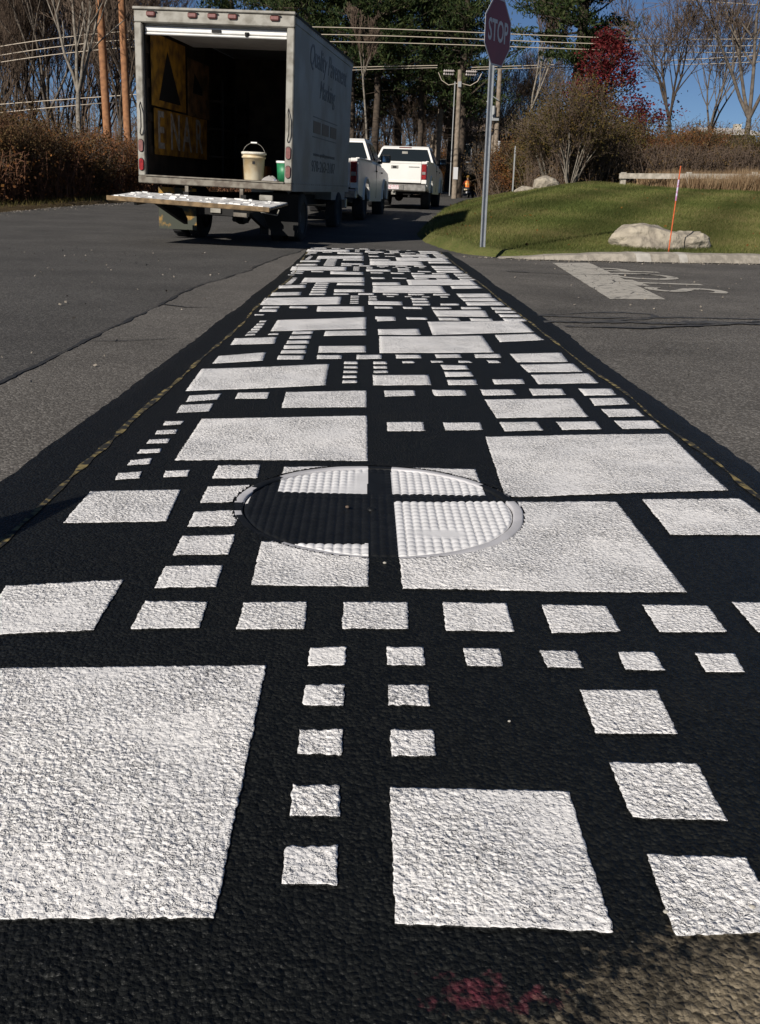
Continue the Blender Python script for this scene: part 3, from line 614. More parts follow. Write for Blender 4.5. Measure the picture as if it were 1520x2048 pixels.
def ribbon(name, pts, w0, dz, mt, step=.04, rag=.3, parent=None, seed=0, closed=False):
    P = np.array(pts, float); seg = np.hypot(*np.diff(P, axis=0).T); s = np.concatenate([[0], np.cumsum(seg)])
    k = max(4, int(s[-1]/step)); u = np.linspace(0, s[-1], k)
    x = np.interp(u, s, P[:, 0]); y = np.interp(u, s, P[:, 1])
    tx = np.gradient(x); ty = np.gradient(y); l = np.hypot(tx, ty)+1e-9; nx_, ny_ = -ty/l, tx/l
    wl = w0*(.5+rag*(vnoise(u*6+seed, u*0+seed)-.5)*2+rag*(vnoise(u*25+seed, u*0+seed+9)-.5)); wr = w0*(.5+rag*(vnoise(u*6+seed+50, u*0+seed)-.5)*2+rag*(vnoise(u*25, u*0+seed+5)-.5))
    wl = np.maximum(wl, w0*.05); wr = np.maximum(wr, w0*.05)
    A = np.stack([x+nx_*wl, y+ny_*wl], 1); B = np.stack([x-nx_*wr, y-ny_*wr], 1)
    V = np.concatenate([A, B]); z = rz(V[:, 1])+dz; V = np.c_[V, z]
    i = np.arange(k-1); F = np.stack([i, i+k, i+k+1, i+1], 1)
    return link(name, np_mesh(name, V, F, mt), parent)
M_TAR = mat('crack_tar', (.034,.033,.031), rough=.6, var=.3, vscale=15, coord='World')
cr = [(-1.58, -3), (-1.57, 2)]+[(float(np.interp(t, yy, cl)), float(t)) for t in np.linspace(2.5, 13.9, 60)]
tag(ribbon('asphalt_crack', cr, .022, .0085, M_TAR, rag=.5), 'long tarred crack running up the road left of the painted crosswalk', 'crack')
tag(ribbon('asphalt_crack', [(-1.48, 6.9), (-1.25, 6.75), (-1.1, 6.8), (-.93, 6.7)], .022, .009, M_TAR, rag=.5, seed=4), 'short forked crack branching off towards the black border', 'crack')
tag(ribbon('asphalt_crack', [(-1.5, 5.15), (-1.3, 5.2), (-1.05, 5.35)], .010, .009, M_TAR, rag=.5, seed=9), 'hairline crack across the pale strip beside the crosswalk', 'crack')

# ---------------------------------------------------------------- crosswalk: black coating with real relief
MX, MY, MR = .055, 2.452, .400
CW_Z = .0115
_kx = np.array([0, 3, 6, 9, 12, 14.2]); _kl = np.array([-1.07, -1.015, -.925, -.845, -.80, -.83]); _kr = np.array([1.285, 1.29, 1.30, 1.265, 1.25, 1.20])
def xl_f(y): return np.interp(y, _kx, _kl)-.012*(vnoise(y*1.3, y*0+2)-.5)*2-.006*(vnoise(y*17, y*0+5)-.5)*2
def xr_f(y): return np.interp(y, _kx, _kr)+.022*(vnoise(y*1.3, y*0+7)-.5)*2+.006*(vnoise(y*17, y*0+8)-.5)*2
def surf(x, y):
    return CW_Z+undul(x, y)+relief(x, y)+rz(y)
def coat_z(x, y):
    e = np.minimum(x-xl_f(y), xr_f(y)-x)
    e = np.minimum(e, (14.15-y)*.5)
    k = np.clip(e/.05, 0, 1)
    dm = np.hypot(x-MX, y-MY)-MR
    mk = np.clip(dm/.05, 0, 1); mk = mk*mk*(3-2*mk)
    z = surf(x, y)
    return .0065+(z-.0065)*k*1.0+(1-mk)*.002
sfine = np.linspace(-.62, .62, 470); sco = np.geomspace(.63, 4.0, 26)
S = np.concatenate([-sco[::-1], sfine, sco])
Yr = np.concatenate([np.linspace(.3, .62, 40), np.geomspace(.6235, 14.15, 760)])
SS, YG = np.meshgrid(S, Yr)
XG = np.clip(SS*YG, xl_f(YG), xr_f(YG))
ZG = coat_z(XG, YG)
n = len(S); ii, jj = np.meshgrid(np.arange(n-1), np.arange(len(Yr)-1)); a = (jj*n+ii).ravel()
F = np.stack([a, a+1, a+1+n, a+n], 1)
Vc = np.stack([XG.ravel(), YG.ravel(), ZG.ravel()], 1)
w1 = Vc[F[:, 1], 0]-Vc[F[:, 0], 0]; w2 = Vc[F[:, 2], 0]-Vc[F[:, 3], 0]
rc = np.hypot(Vc[F[:, 0], 0]-MX, Vc[F[:, 0], 1]-MY)
F = F[((w1 > 1e-6) | (w2 > 1e-6)) & (rc > MR-.004)]
used, inv = np.unique(F, return_inverse=True)
crosswalk = tag(link('crosswalk', np_mesh('crosswalk', Vc[used], inv.reshape(F.shape), M_COAT, smooth=True)), kind='structure')

PAINT = .0024
for bi, b in enumerate(BLOCKS):
    c = np.array(b).reshape(4, 2)                      # far-left, far-right, near-right, near-left
    ym = c[:, 1].mean(); h = max(.0036, .0029*ym) if ym < 4 else .02*ym/4
    wd = max(np.hypot(*(c[1]-c[0])), np.hypot(*(c[2]-c[3]))); hd = max(np.hypot(*(c[3]-c[0])), np.hypot(*(c[2]-c[1])))
    nu = int(np.clip(wd/h, 6, 300)); nv = int(np.clip(hd/h, 3, 160))
    u, v = np.meshgrid(np.linspace(0, 1, nu+1), np.linspace(0, 1, nv+1))
    P = ((1-u)*(1-v))[..., None]*c[0]+(u*(1-v))[..., None]*c[1]+(u*v)[..., None]*c[2]+((1-u)*v)[..., None]*c[3]
    X = P[..., 0].copy(); Y = P[..., 1].copy()
    # ragged stencil edges: whole outline wobbles a little, finest at the rim
    rim = np.clip(1-np.minimum(np.minimum(u, 1-u)*wd, np.minimum(v, 1-v)*hd)/.012, 0, 1)
    wob = min(.0011+.0004*ym, .0025)
    X += rim*((vnoise(X*120+bi, Y*120)-.5)*2*wob+(vnoise(X*22, Y*22+bi)-.5)*wob*.8)
    Y += rim*((vnoise(X*120+bi+70, Y*120)-.5)*2.4*wob+(vnoise(X*22+9, Y*22+bi)-.5)*wob*1.2)
    Z = surf(X, Y)+PAINT+np.clip(1-np.clip((np.hypot(X-MX, Y-MY)-MR)/.05, 0, 1), 0, 1)*.002
    m_, k_ = u.shape
    ii, jj = np.meshgrid(np.arange(k_-1), np.arange(m_-1)); a = (jj*k_+ii).ravel()
    F = np.stack([a, a+k_, a+k_+1, a+1], 1)
    Vb = np.stack([X.ravel(), Y.ravel(), Z.ravel()], 1)
    # rim skirt
    per = np.concatenate([np.arange(k_), np.arange(1, m_)*k_+k_-1, (m_-1)*k_+np.arange(k_-2, -1, -1), np.arange(m_-2, 0, -1)*k_])
    base = len(Vb); low = Vb[per].copy(); low[:, 2] -= .006
    Vb = np.concatenate([Vb, low]); q = np.arange(len(per)); q2 = (q+1) % len(per)
    F = np.concatenate([F, np.stack([per[q], per[q2], base+q2, base+q], 1)])
    ctr = Vb[F].mean(1); rr = np.hypot(ctr[:, 0]-MX, ctr[:, 1]-MY)
    fmb = np.zeros(len(F), int); fmb[-len(per):] = 1; fmb = fmb[rr > MR]
    F = F[rr > MR]
    if len(F) == 0: continue
    used, inv = np.unique(F, return_inverse=True)
    link('painted_block', np_mesh('painted_block', Vb[used], inv.reshape(F.shape), [M_WHITE, M_COAT], fmb, smooth=True), crosswalk)

M_YEL = mat('yellow_marking_paint', (.22,.17,.065), rough=.85, col2=(.009,.009,.008), vscale=30, coord='World', detail=9, ramp=(.47, .62))
def chalk(pts, seed):
    P = sorted(pts, key=lambda q: q[1]); y = np.linspace(1.2, 13.9, 700)
    x = np.interp(y, [p[1] for p in P], [p[0] for p in P])+(vnoise(y*1.7+seed, y*0)-.5)*.02
    wv = .0085*(.2+1.5*vnoise(y*9, y*0+seed)); X = np.stack([x-wv, x, x+wv], 1); Y = np.repeat(y[:, None], 3, 1)
    Z = coat_z(X, Y)+.0022+np.array([0, .0003, 0])
    i = np.arange(699); F = np.concatenate([np.stack([i*3+k, i*3+k+1, i*3+k+4, i*3+k+3], 1) for k in (0, 1)])
    return link('layout_line', np_mesh('layout_line', np.stack([X.ravel(), Y.ravel(), Z.ravel()], 1), F, M_YEL, smooth=True), crosswalk)
chalk(YELLOW_L, 3); chalk(YELLOW_R, 30)

# ---------------------------------------------------------------- manhole
mh = tag(empty('manhole_cover', (MX, MY, 0)), 'round iron manhole cover painted over with the black and white blocks', 'manhole cover')
BOXES = [np.array(b).reshape(4, 2) for b in BLOCKS if abs(np.mean(b[0::2])-MX) < 1.0 and abs(np.mean(b[1::2])-MY) < .8]
def painted(x, y):
    r = np.zeros(x.shape, bool)
    for c in BOXES:
        ins = np.ones(x.shape, bool)
        for k in range(4):
            ax, ay = c[k]; bx, by = c[(k+1) % 4]
            ins &= ((bx-ax)*(y-ay)-(by-ay)*(x-ax)) <= 0
        r |= ins
    return r
def cover_h(x, y):
    tx, ty = .0225, .029
    u = x/tx; col = np.floor(u); fu = u-col; v = y/ty+.5*(col % 2)*0; fv = v-np.floor(v)
    h = .0062*np.sqrt(np.clip(1-(2*fu-1)**2, 0, 1))*(.40+.60*np.sqrt(np.clip(1-(1.95*fv-.95)**2, 0, 1)))
    flat = np.clip((vnoise(x*5+3.1, y*6+1.2)-.80)*12, 0, 1)
    h = h*(1-flat)+.0035*flat
    return h
g = np.arange(-.3675, .3676, .0029); GX, GY = np.meshgrid(g, g); k = len(g)
rr = np.hypot(GX, GY); RC = .3665
sc_ = np.where(rr > RC, RC/np.maximum(rr, 1e-6), 1)
PX, PY = GX*sc_, GY*sc_
PZ = .0085+cover_h(PX, PY)*np.clip((RC-np.hypot(PX, PY))/.006, 0, 1)
ii, jj = np.meshgrid(np.arange(k-1), np.arange(k-1)); a = (jj*k+ii).ravel(); F = np.stack([a, a+1, a+1+k, a+k], 1)
mr_ = rr.ravel()[F].min(1) < RC; F = F[mr_]
Vm = np.stack([PX.ravel(), PY.ravel(), PZ.ravel()], 1); ct = Vm[F].mean(1)
fm = np.where(painted(ct[:, 0]+MX, ct[:, 1]+MY), 1, 0)
link('lid', np_mesh('lid', Vm, F, [M_CASTBLACK, M_CASTWHITE], fm, smooth=True), mh)
# frame ring
prof = [(.3705, -.03), (.3705, .0115), (.372, .0135), (.375, .0145), (.393, .0148), (.398, .0130), (.4005, .006), (.4005, -.03)]
NA = 420; Vr = []; 
for (r_, z_) in prof:
    t = np.arange(NA)*2*np.pi/NA; wv = .0012*np.sin(t*7)+.001*np.sin(t*17+1)
    Vr.append(np.stack([(r_+wv*(r_ > .37))*np.cos(t), (r_+wv*(r_ > .37))*np.sin(t), np.full(NA, z_)], 1))
Vr = np.concatenate(Vr); i = np.arange(NA); j = (i+1) % NA
F = np.concatenate([np.stack([q*NA+i, q*NA+j, (q+1)*NA+j, (q+1)*NA+i], 1) for q in range(len(prof)-1)])
ct = Vr[F].mean(1); fm = np.where(painted(ct[:, 0]+MX, ct[:, 1]+MY), 1, 0)
link('frame_ring', np_mesh('frame_ring', Vr, F, [M_CASTBLACK, mat('greyed_iron_white', (.56,.55,.56), rough=.5, var=.15, vscale=12, coord='World')], fm, smooth=True), mh)
t = np.arange(60)*2*np.pi/60; Vd = np.c_[.372*np.cos(t), .372*np.sin(t), np.full(60, -.01)]; Vd = np.concatenate([Vd, [[0, 0, -.01]]])
i = np.arange(60); link('seat', np_mesh('seat', Vd, np.stack([i, (i+1) % 60, np.full(60, 60)], 1), M_CASTBLACK), mh)
b = MB(); b.lathe([(0, .017), (.008, .0185), (.011, .016), (.011, .012)], 12); o = b.build('lifting_stud', M_CASTBLACK, mh); o.location = (-.02, -.03, 0)

# stray pebbles
M_STONE = mat('pale_pebble', (.45,.42,.36), var=.3, vscale=90)
protos = []
def pebble_mesh(seed):
    rr = random.Random(seed); b = MB(); vs = []; n1, n2 = 8, 6
    for i in range(n2+1):
        for j in range(n1):
            th = math.pi*i/n2; ph = 2*math.pi*j/n1; r_ = 1+rr.uniform(-.18, .18)
            vs.append((r_*math.sin(th)*math.cos(ph), r_*.8*math.sin(th)*math.sin(ph), .6*r_*math.cos(th)))
    fs = [(i*n1+j, i*n1+(j+1) % n1, (i+1)*n1+(j+1) % n1, (i+1)*n1+j) for i in range(n2) for j in range(n1)]
    b.add(vs, fs, True); return b
for k_, (px, py, r_, lab) in enumerate([(.39, .925, .0035, 'small white pebble on the coating between the two nearest right-hand blocks'), (.51, .80, .004, 'pale pebble where the bare asphalt corner begins'), (.50, .935, .005, 'pebble resting just below the nearest right-hand block'), (.065, 2.03, .0045, 'pale pebble just below the manhole frame'), (.26, 1.36, .0028, 'tiny yellowish pebble on the black coating above the near middle block'), (-.03, 2.42, .006, 'brown stone lying on the black half of the manhole cover')]):
    o = pebble_mesh(k_).build('pebble', M_STONE if k_ < 5 else mat('brown_stone', (.12,.085,.06))); z = float(surf(np.array([px]), np.array([py]))[0]) if k_ < 5 else .018
    o.location = (px, py, z+r_*.45); o.scale = (r_, r_, r_); tag(o, lab, 'pebble')

# ---------------------------------------------------------------- kerb, markings on the side street
M_CONC = mat('kerb_concrete', (.37,.33,.27), var=.35, vscale=9, bump=.008, bscale=45, coord='World', rough=.9)
M_CONC2 = mat('kerb_mortar', (.46,.43,.38), var=.2, vscale=9, bump=.004, bscale=45, coord='World', rough=.9)
kerb = tag(empty('kerb', (0, 0, 0)), 'low sloping concrete kerb along the front of the lawn', 'kerb')
KP = np.array([(1.80, 13.16), (2.45, 13.06), (3.17, 13.18), (3.89, 13.30), (5.59, 13.75), (9, 14.7), (16, 16.8), (26, 19.8)])
ks = np.concatenate([[0], np.cumsum(np.hypot(*np.diff(KP, axis=0).T))])
def kpt(s): return np.interp(s, ks, KP[:, 0]), np.interp(s, ks, KP[:, 1])
cuts = [0, .62, 1.25, 1.95, 2.18, 2.62, 2.76, 3.9, 5.1, 6.4, 7.6, 8.9, 11, 14, 18, 22, ks[-1]]
for q in range(len(cuts)-1):
    s0, s1 = cuts[q]+.004, cuts[q+1]-.004; m_ = max(3, int((s1-s0)/.06)); V = []; 
    for s in np.linspace(s0, s1, m_):
        x, y = kpt(s); x2, y2 = kpt(s+.05); x0, y0 = kpt(s-.05); l = math.hypot(x2-x0, y2-y0); nx_, ny_ = -(y2-y0)/l, (x2-x0)/l
        h = float(np.interp(s, [0, .8, 2.0], [.015, .07, .125])); wob = (float(vnoise(np.array([s*5]), np.array([q*3.]))[0])-.5)*.012
        zr = float(rz(y))
        for d_, z_ in ((0, -.02), (0, .012), (.045, h*.72), (.075, h*.93), (.12, h+wob), (.30, h+.005+wob), (.33, h-.05), (.33, -.05)):
            V.append((x+nx_*(d_+wob), y+ny_*(d_+wob), zr+z_))
    V = np.array(V); i = np.arange(m_-1); F = np.concatenate([np.stack([i*8+c, i*8+c+1, (i+1)*8+c+1, (i+1)*8+c], 1)[:, ::-1] for c in range(7)])
    e0 = np.arange(8); e1 = (m_-1)*8+np.arange(8)
    F = np.concatenate([F, [[0, 1, 2, 7], [2, 3, 6, 7], [3, 4, 5, 6]], (m_-1)*8+np.array([[7, 2, 1, 0], [7, 6, 3, 2], [6, 5, 4, 3]])])
    link('kerb_section', np_mesh('kerb_section', V, F, M_CONC2 if q in (3, 5) else M_CONC, smooth=False), kerb)
tag(ribbon('kerb_joint_grit', [(1.9, 13.12), (2.45, 13.02), (3.17, 13.14), (3.89, 13.26), (5.59, 13.7), (9, 14.65)], .07, .012, mat('gutter_grit', (.055,.052,.048), rough=.95, var=.4, vscale=25, coord='World'), rag=.6), kind='structure')

def worn_paint(name, col, lo, hi, under=(.08,.075,.068)):
    m = bpy.data.materials.new(name); m.use_nodes = True; nt = m.node_tree; b = nt.nodes['Principled BSDF']; L = nt.links.new
    b.inputs['Roughness'].default_value = .85
    g = N(nt, 'ShaderNodeNewGeometry'); n = N(nt, 'ShaderNodeTexNoise', Scale=7.0, Detail=9.0, Roughness=.72); L(g.outputs['Position'], n.inputs['Vector'])
    r = N(nt, 'ShaderNodeValToRGB'); L(n.outputs[0], r.inputs[0]); r.color_ramp.elements[0].position = lo; r.color_ramp.elements[1].position = hi
    r.color_ramp.elements[0].color = (*under, 1); r.color_ramp.elements[1].color = (*col, 1)
    v = N(nt, 'ShaderNodeTexVoronoi', Scale=4.0, feature='DISTANCE_TO_EDGE'); L(g.outputs['Position'], v.inputs['Vector'])
    q = N(nt, 'ShaderNodeMath', operation='GREATER_THAN'); q.inputs[1].default_value = .012; L(v.outputs['Distance'], q.inputs[0])
    mx = N(nt, 'ShaderNodeMix', data_type='RGBA'); L(q.outputs[0], mx.inputs[0]); mx.inputs[6].default_value = (*under, 1); L(r.outputs[0], mx.inputs[7])
    L(mx.outputs[2], b.inputs['Base Color'])
    return m
M_WORN = worn_paint('worn_white_line', (.42,.39,.335), .36, .46)
def quad_sheet(name, c, dz, mt, nu=6, nv=40, wob=.01):
    c = np.array(c); u, v = np.meshgrid(np.linspace(0, 1, nu+1), np.linspace(0, 1, nv+1))
    P = ((1-u)*(1-v))[..., None]*c[0]+(u*(1-v))[..., None]*c[1]+(u*v)[..., None]*c[2]+((1-u)*v)[..., None]*c[3]
    X = P[..., 0]+(vnoise(P[..., 0]*9, P[..., 1]*9)-.5)*wob; Y = P[..., 1]; Z = rz(Y)+dz
    k_ = nu+1; ii, jj = np.meshgrid(np.arange(nu), np.arange(nv)); a = (jj*k_+ii).ravel()
    return link(name, np_mesh(name, np.stack([X.ravel(), Y.ravel(), Z.ravel()], 1), np.stack([a, a+1, a+1+k_, a+k_], 1), mt))
tag(quad_sheet('stop_line', [(2.12, 8.24), (2.644, 8.37), (2.973, 12.8), (2.431, 12.55)], .008, M_WORN), 'worn white stop line painted across the side street', 'road marking')
def pave_text(s, M):
    cu = bpy.data.curves.new('pt', 'FONT'); cu.body = s; cu.size = 1; cu.align_x = 'LEFT'; cu.align_y = 'BOTTOM'; cu.resolution_u = 4; cu.offset = .012; cu.space_character = 1.12
    t = bpy.data.objects.new('tmp', cu); COL.objects.link(t); bpy.context.view_layer.update()
    me = bpy.data.meshes.new_from_object(t); bpy.data.objects.remove(t)
    me.transform(M); me.materials.clear(); me.materials.append(M_WORN)
    return me
# the word reads for drivers coming from the right: its letters run away from the crosswalk camera
Mt = Matrix(((0, -1.08, 0, 3.71), (1.12, 0, 0, 9.05), (0, 0, 1, .0096), (0, 0, 0, 1)))
tag(link('stop_lettering', pave_text('STOP', Mt)), 'worn white STOP lettering on the side street asphalt', 'road marking')
TYRE_LAB = ['tyre mark curling round in a loop near the stop line', 'thin tyre mark running straight to the right just below the looped one', 'broad faint tyre mark, lowest of those running to the right', 'darkest broad tyre smear leading off to the right edge', 'short tyre mark closest to the crosswalk border', 'faint tyre mark passing above the stop line near the kerb']
M_SKID = mat('tyre_rubber_mark', (.035,.034,.033), rough=.7, col2=(.075,.072,.066), vscale=14, coord='World', detail=7, ramp=(.45, .6))
for q, (p, w_) in enumerate([(SK1, .045), (SK2, .05), (SK3, .09), ([(2.2, 6.75), (3.2, 6.9), (4.5, 7.4)], .12), ([(1.35, 6.35), (1.9, 6.4), (2.6, 6.75)], .05), ([(1.6, 10.9), (2.4, 10.75), (3.6, 11.2)], .04)]):
    tag(ribbon('tyre_mark', p, w_, .0085+.0012*q, M_SKID, rag=.45, seed=q*7), TYRE_LAB[q], 'tyre mark', 'tyre marks on the side street')

# ================================================================ vehicles
M_FRAME = mat('truck_frame_metal', (.31,.295,.255), rough=.6, metal=.0, col2=(.17,.155,.125), vscale=7, detail=8, ramp=(.34, .55), bump=.002, bscale=40)
M_SILL = mat('truck_sill_grime', (.20,.18,.145), rough=.75, col2=(.11,.09,.07), vscale=9, detail=8, ramp=(.4, .6))
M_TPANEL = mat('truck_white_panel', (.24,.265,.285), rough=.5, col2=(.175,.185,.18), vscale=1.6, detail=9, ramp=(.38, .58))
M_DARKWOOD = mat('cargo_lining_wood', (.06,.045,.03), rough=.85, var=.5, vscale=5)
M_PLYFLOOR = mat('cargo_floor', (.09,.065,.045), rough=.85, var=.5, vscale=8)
M_BLACK = mat('black_undercarriage', (.010,.0095,.009), rough=.8, var=.4, vscale=9)
M_TYRE = mat('tyre_rubber', (.022,.022,.023), rough=.85, var=.2, vscale=20, bump=.004, bscale=50)
M_RIM = mat('wheel_rim_grey', (.05,.05,.05), rough=.6, metal=.2)
M_REDL = mat('red_lens', (.30,.018,.018), rough=.25, col2=(.16,.01,.012), vscale=30)
M_DULLRED = mat('faded_red_lens', (.20,.07,.06), rough=.5, var=.3, vscale=30)
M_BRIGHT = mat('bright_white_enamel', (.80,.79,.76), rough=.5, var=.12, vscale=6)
M_LETTER = mat('truck_lettering_blue', (.055,.075,.10), rough=.5)
M_SQ = mat('truck_brown_squares', (.11,.085,.07), rough=.55, var=.25, vscale=12)
M_ALU = mat('platform_paint_spattered', (.66,.65,.63), rough=.7, col2=(.30,.29,.28), vscale=11, detail=7, ramp=(.38, .48), bump=.012, bscale=14)
M_RUST = mat('platform_edge_rust', (.25,.17,.09), rough=.9, var=.5, vscale=11)
M_FLAP = mat('mud_flap_stained', (.42,.23,.04), rough=.8, col2=(.045,.05,.035), vscale=3.2, detail=7, ramp=(.52, .6))
M_GLASS = mat('dark_glass', (.012,.016,.018), rough=.12, spec=.6)
M_CHROME = mat('weathered_chrome', (.42,.40,.36), rough=.35, metal=.7, var=.3, vscale=9)

truck = tag(empty('box_truck', (-2.23, 14.465, .0), rot=(0, R(1.1), R(-8.3))), 'white box truck with its rear roll door open and lift platform lowered', 'truck')
HW, ZB, ZT, LN = 1.14, .79, 3.09, 4.95
def T(fn, name, mt, parent=truck, joined=False):
    """build one part; primitives that do not touch one another become parts of their own"""
    b = MB(); b.prims = []; add0 = b.add
    def add(vs, fs, smooth=False, M=None):
        i0 = len(b.v); f0 = len(b.f); add0(vs, fs, smooth, M); b.prims.append((i0, len(b.v), f0, len(b.f))); return b
    b.add = add; fn(b)
    bbs = []
    for (i0, i1, f0, f1) in b.prims:
        P = np.array(b.v[i0:i1]); bbs.append((P.min(0)-.004, P.max(0)+.004))
    n = len(bbs); grp = list(range(n))
    if joined: grp = [0]*n
    else:
        for i in range(n):
            for j in range(i):
                if (bbs[i][0] <= bbs[j][1]).all() and (bbs[j][0] <= bbs[i][1]).all():
                    gi, gj = grp[i], grp[j]
                    if gi != gj: grp = [gj if q == gi else q for q in grp]
    first = None
    for gid in sorted(set(grp), key=grp.index):
        c = MB()
        for k in range(n):
            if grp[k] != gid: continue
            i0, i1, f0, f1 = b.prims[k]; base = len(c.v)-i0
            c.v += b.v[i0:i1]; c.f += [tuple(q+base for q in f) for f in b.f[f0:f1]]; c.m += b.m[f0:f1]; c.sm += b.sm[f0:f1]
        o = c.build(name, mt, parent); first = first or o
    if joined: tag(first, kind='stuff')
    return first
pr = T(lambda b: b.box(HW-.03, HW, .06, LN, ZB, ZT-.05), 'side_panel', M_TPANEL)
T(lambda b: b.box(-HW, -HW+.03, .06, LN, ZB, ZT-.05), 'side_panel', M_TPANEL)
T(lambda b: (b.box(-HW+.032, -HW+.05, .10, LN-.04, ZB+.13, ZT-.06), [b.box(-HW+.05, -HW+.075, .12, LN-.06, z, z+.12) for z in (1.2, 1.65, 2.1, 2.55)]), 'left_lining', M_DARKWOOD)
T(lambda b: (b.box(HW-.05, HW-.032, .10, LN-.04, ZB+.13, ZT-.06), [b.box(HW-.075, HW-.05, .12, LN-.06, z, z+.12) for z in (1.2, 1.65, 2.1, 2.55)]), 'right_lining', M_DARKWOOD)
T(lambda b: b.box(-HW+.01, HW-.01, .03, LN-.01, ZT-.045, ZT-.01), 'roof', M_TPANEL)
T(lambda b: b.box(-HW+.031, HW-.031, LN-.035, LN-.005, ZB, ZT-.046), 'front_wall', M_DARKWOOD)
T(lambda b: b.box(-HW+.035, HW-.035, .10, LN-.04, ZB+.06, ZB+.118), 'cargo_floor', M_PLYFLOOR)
T(lambda b: [b.box(s*HW-.0 if s < 0 else HW-.105, -HW+.105 if s < 0 else HW, 0, .10, ZB+.10, ZT-.19, bev=.012) for s in (-1, 1)], 'door_post', M_FRAME)
T(lambda b: (b.box(-HW, HW, 0, .095, ZT-.185, ZT-.03, bev=.012), b.box(-HW-.012, HW+.012, -.025, .12, ZT-.03, ZT+.008, bev=.01)), 'door_header', M_FRAME)
T(lambda b: (b.box(-HW, HW, -.012, .10, ZB, ZB+.10, bev=.01), b.box(-HW+.11, HW-.11, -.03, .1, ZB+.1, ZB+.118)), 'rear_sill', M_SILL)
T(lambda b: [b.box(x-.025, x+.025, .01, .05, ZB-.17, ZB-.002) for x in (-.42, .40)], 'sill_bracket', M_SILL)
T(lambda b: (b.box(HW-.0, HW+.012, .055, LN+.01, ZB-.005, ZB+.12), b.box(HW, HW+.012, .055, LN+.01, ZT-.13, ZT-.03)), 'side_rail', M_TPANEL)
T(lambda b: b.box(HW-.02, HW+.022, .04, LN+.02, ZT-.045, ZT-.012), 'roof_edge_trim', M_BLACK)
T(lambda b: [b.tube((HW+.012, y, z), (HW+.017, y, z), .012, n=6) for y in np.arange(.1, LN, .16) for z in (ZB+.1, ZT-.06)], 'rivet', M_FRAME, joined=True)
# roll door parked overhead with its bright bottom rail
rd = T(lambda b: b.box(-HW+.10, HW-.10, .14, 2.3, ZT-.20, ZT-.16), 'roll_door', M_BRIGHT)
T(lambda b: (b.box(-HW+.115, HW-.115, .095, .15, ZT-.285, ZT-.215, bev=.01), b.box(-HW+.115, HW-.115, .088, .15, ZT-.325, ZT-.295, bev=.01)), 'door_bottom_rail', M_BRIGHT, rd)
T(lambda b: (b.box(-.05, .08, .075, .10, ZT-.275, ZT-.235), b.tube((.45, .08, ZT-.26), (.45, .10, ZT-.30), .03)), 'door_latch', M_BLACK, rd)
T(lambda b: [b.path([(s*(HW-.115), .09, ZB+.12), (s*(HW-.115), .09, ZT-.2)], .012) for s in (-1, 1)], 'door_track', M_BLACK)
for u in (.11, .37, .494, .62, .88):
    x = -HW+2*HW*u
    lm = T(lambda b: b.box(x-.065, x+.065, -.035, .0, ZT-.115, ZT-.045, bev=.018), 'marker_light', M_DULLRED)
    T(lambda b: b.box(x-.07, x+.07, -.05, -.02, ZT-.043, ZT-.032), 'lamp_hood', M_BLACK, lm)
for s in (-1, 1):
    for zz, mt in ((1.30, M_DULLRED), (1.045, M_REDL if s < 0 else M_DULLRED)):
        def lens(b):
            pts = [(.033*math.cos(t), .082*(1 if t < math.pi else -1)*.55+.035*math.sin(t)) for t in np.linspace(0, 2*math.pi, 17)[:-1]]
            b.prism([(s*(HW-.053)+p[0], zz+p[1]) for p in pts], -.02, .004, axis='y')
        def bez(b):
            pts = [(.04*math.cos(t), .082*(1 if t < math.pi else -1)*.55+.043*math.sin(t)) for t in np.linspace(0, 2*math.pi, 17)[:-1]]
            b.prism([(s*(HW-.053)+p[0], zz+p[1]) for p in pts], -.008, .005, axis='y')
        tl = T(lens, 'tail_light', mt); T(bez, 'gasket', M_BLACK, tl)
    x = s*(HW-.06)
    T(lambda b: b.path([(x, .0, 1.88), (x, -.04, 1.83), (x+.018, -.045, 1.75), (x+.018, -.045, 1.55), (x, -.04, 1.47), (x, .0, 1.44)], .008), 'grab_handle', M_BLACK)
T(lambda b: (b.box(.66, .86, .03, .06, ZB-.155, ZB-.075, bev=.01), ), 'plate_bracket', M_FRAME)
T(lambda b: (b.box(-.14, .02, .25, .27, .42, .50, bev=.005), ), 'licence_plate', M_FRAME)
# side lettering, worn off in places
def side(s, y0, z, hgt, length, shear=0.0, mt=M_LETTER):
    M = Matrix(((0, 0, 1, HW+.0035), (1, 0, 0, 0), (0, 1, 0, z), (0, 0, 0, 1)))
    o = text_obj('lettering', s, 1.0, mt, pr, Matrix.Identity(4), .0012, shear=shear, align='LEFT')
    vs = np.empty(len(o.data.vertices)*3, np.float32); o.data.vertices.foreach_get('co', vs); vs = vs.reshape(-1, 3)
    mn, mx = vs.min(0), vs.max(0); vs[:, 0] = (vs[:, 0]-mn[0])/(mx[0]-mn[0])*length+y0; vs[:, 1] = (vs[:, 1]-(mn[1]+mx[1])/2)/(mx[1]-mn[1])*hgt
    W = np.stack([HW+.003+vs[:, 2]-vs[:, 2].min(), vs[:, 0], z+vs[:, 1]], 1); o.data.vertices.foreach_set('co', W.ravel().astype(np.float32)); o.data.update()
    return o
side('Quality Pavement', 1.1, 2.68, .40, 3.25, .3); side('Marking', 1.9, 2.27, .34, 1.36, .3)
side('www.qualitypavement', 1.5, 1.34, .08, 1.9); side('978-263-2187', 1.4, 1.17, .17, 2.05)
for k in range(3): T(lambda b: b.box(HW+.001, HW+.004, 1.46+k*.72, 1.46+k*.72+.58, 1.655, 1.83), 'painted_square', M_SQ, pr)
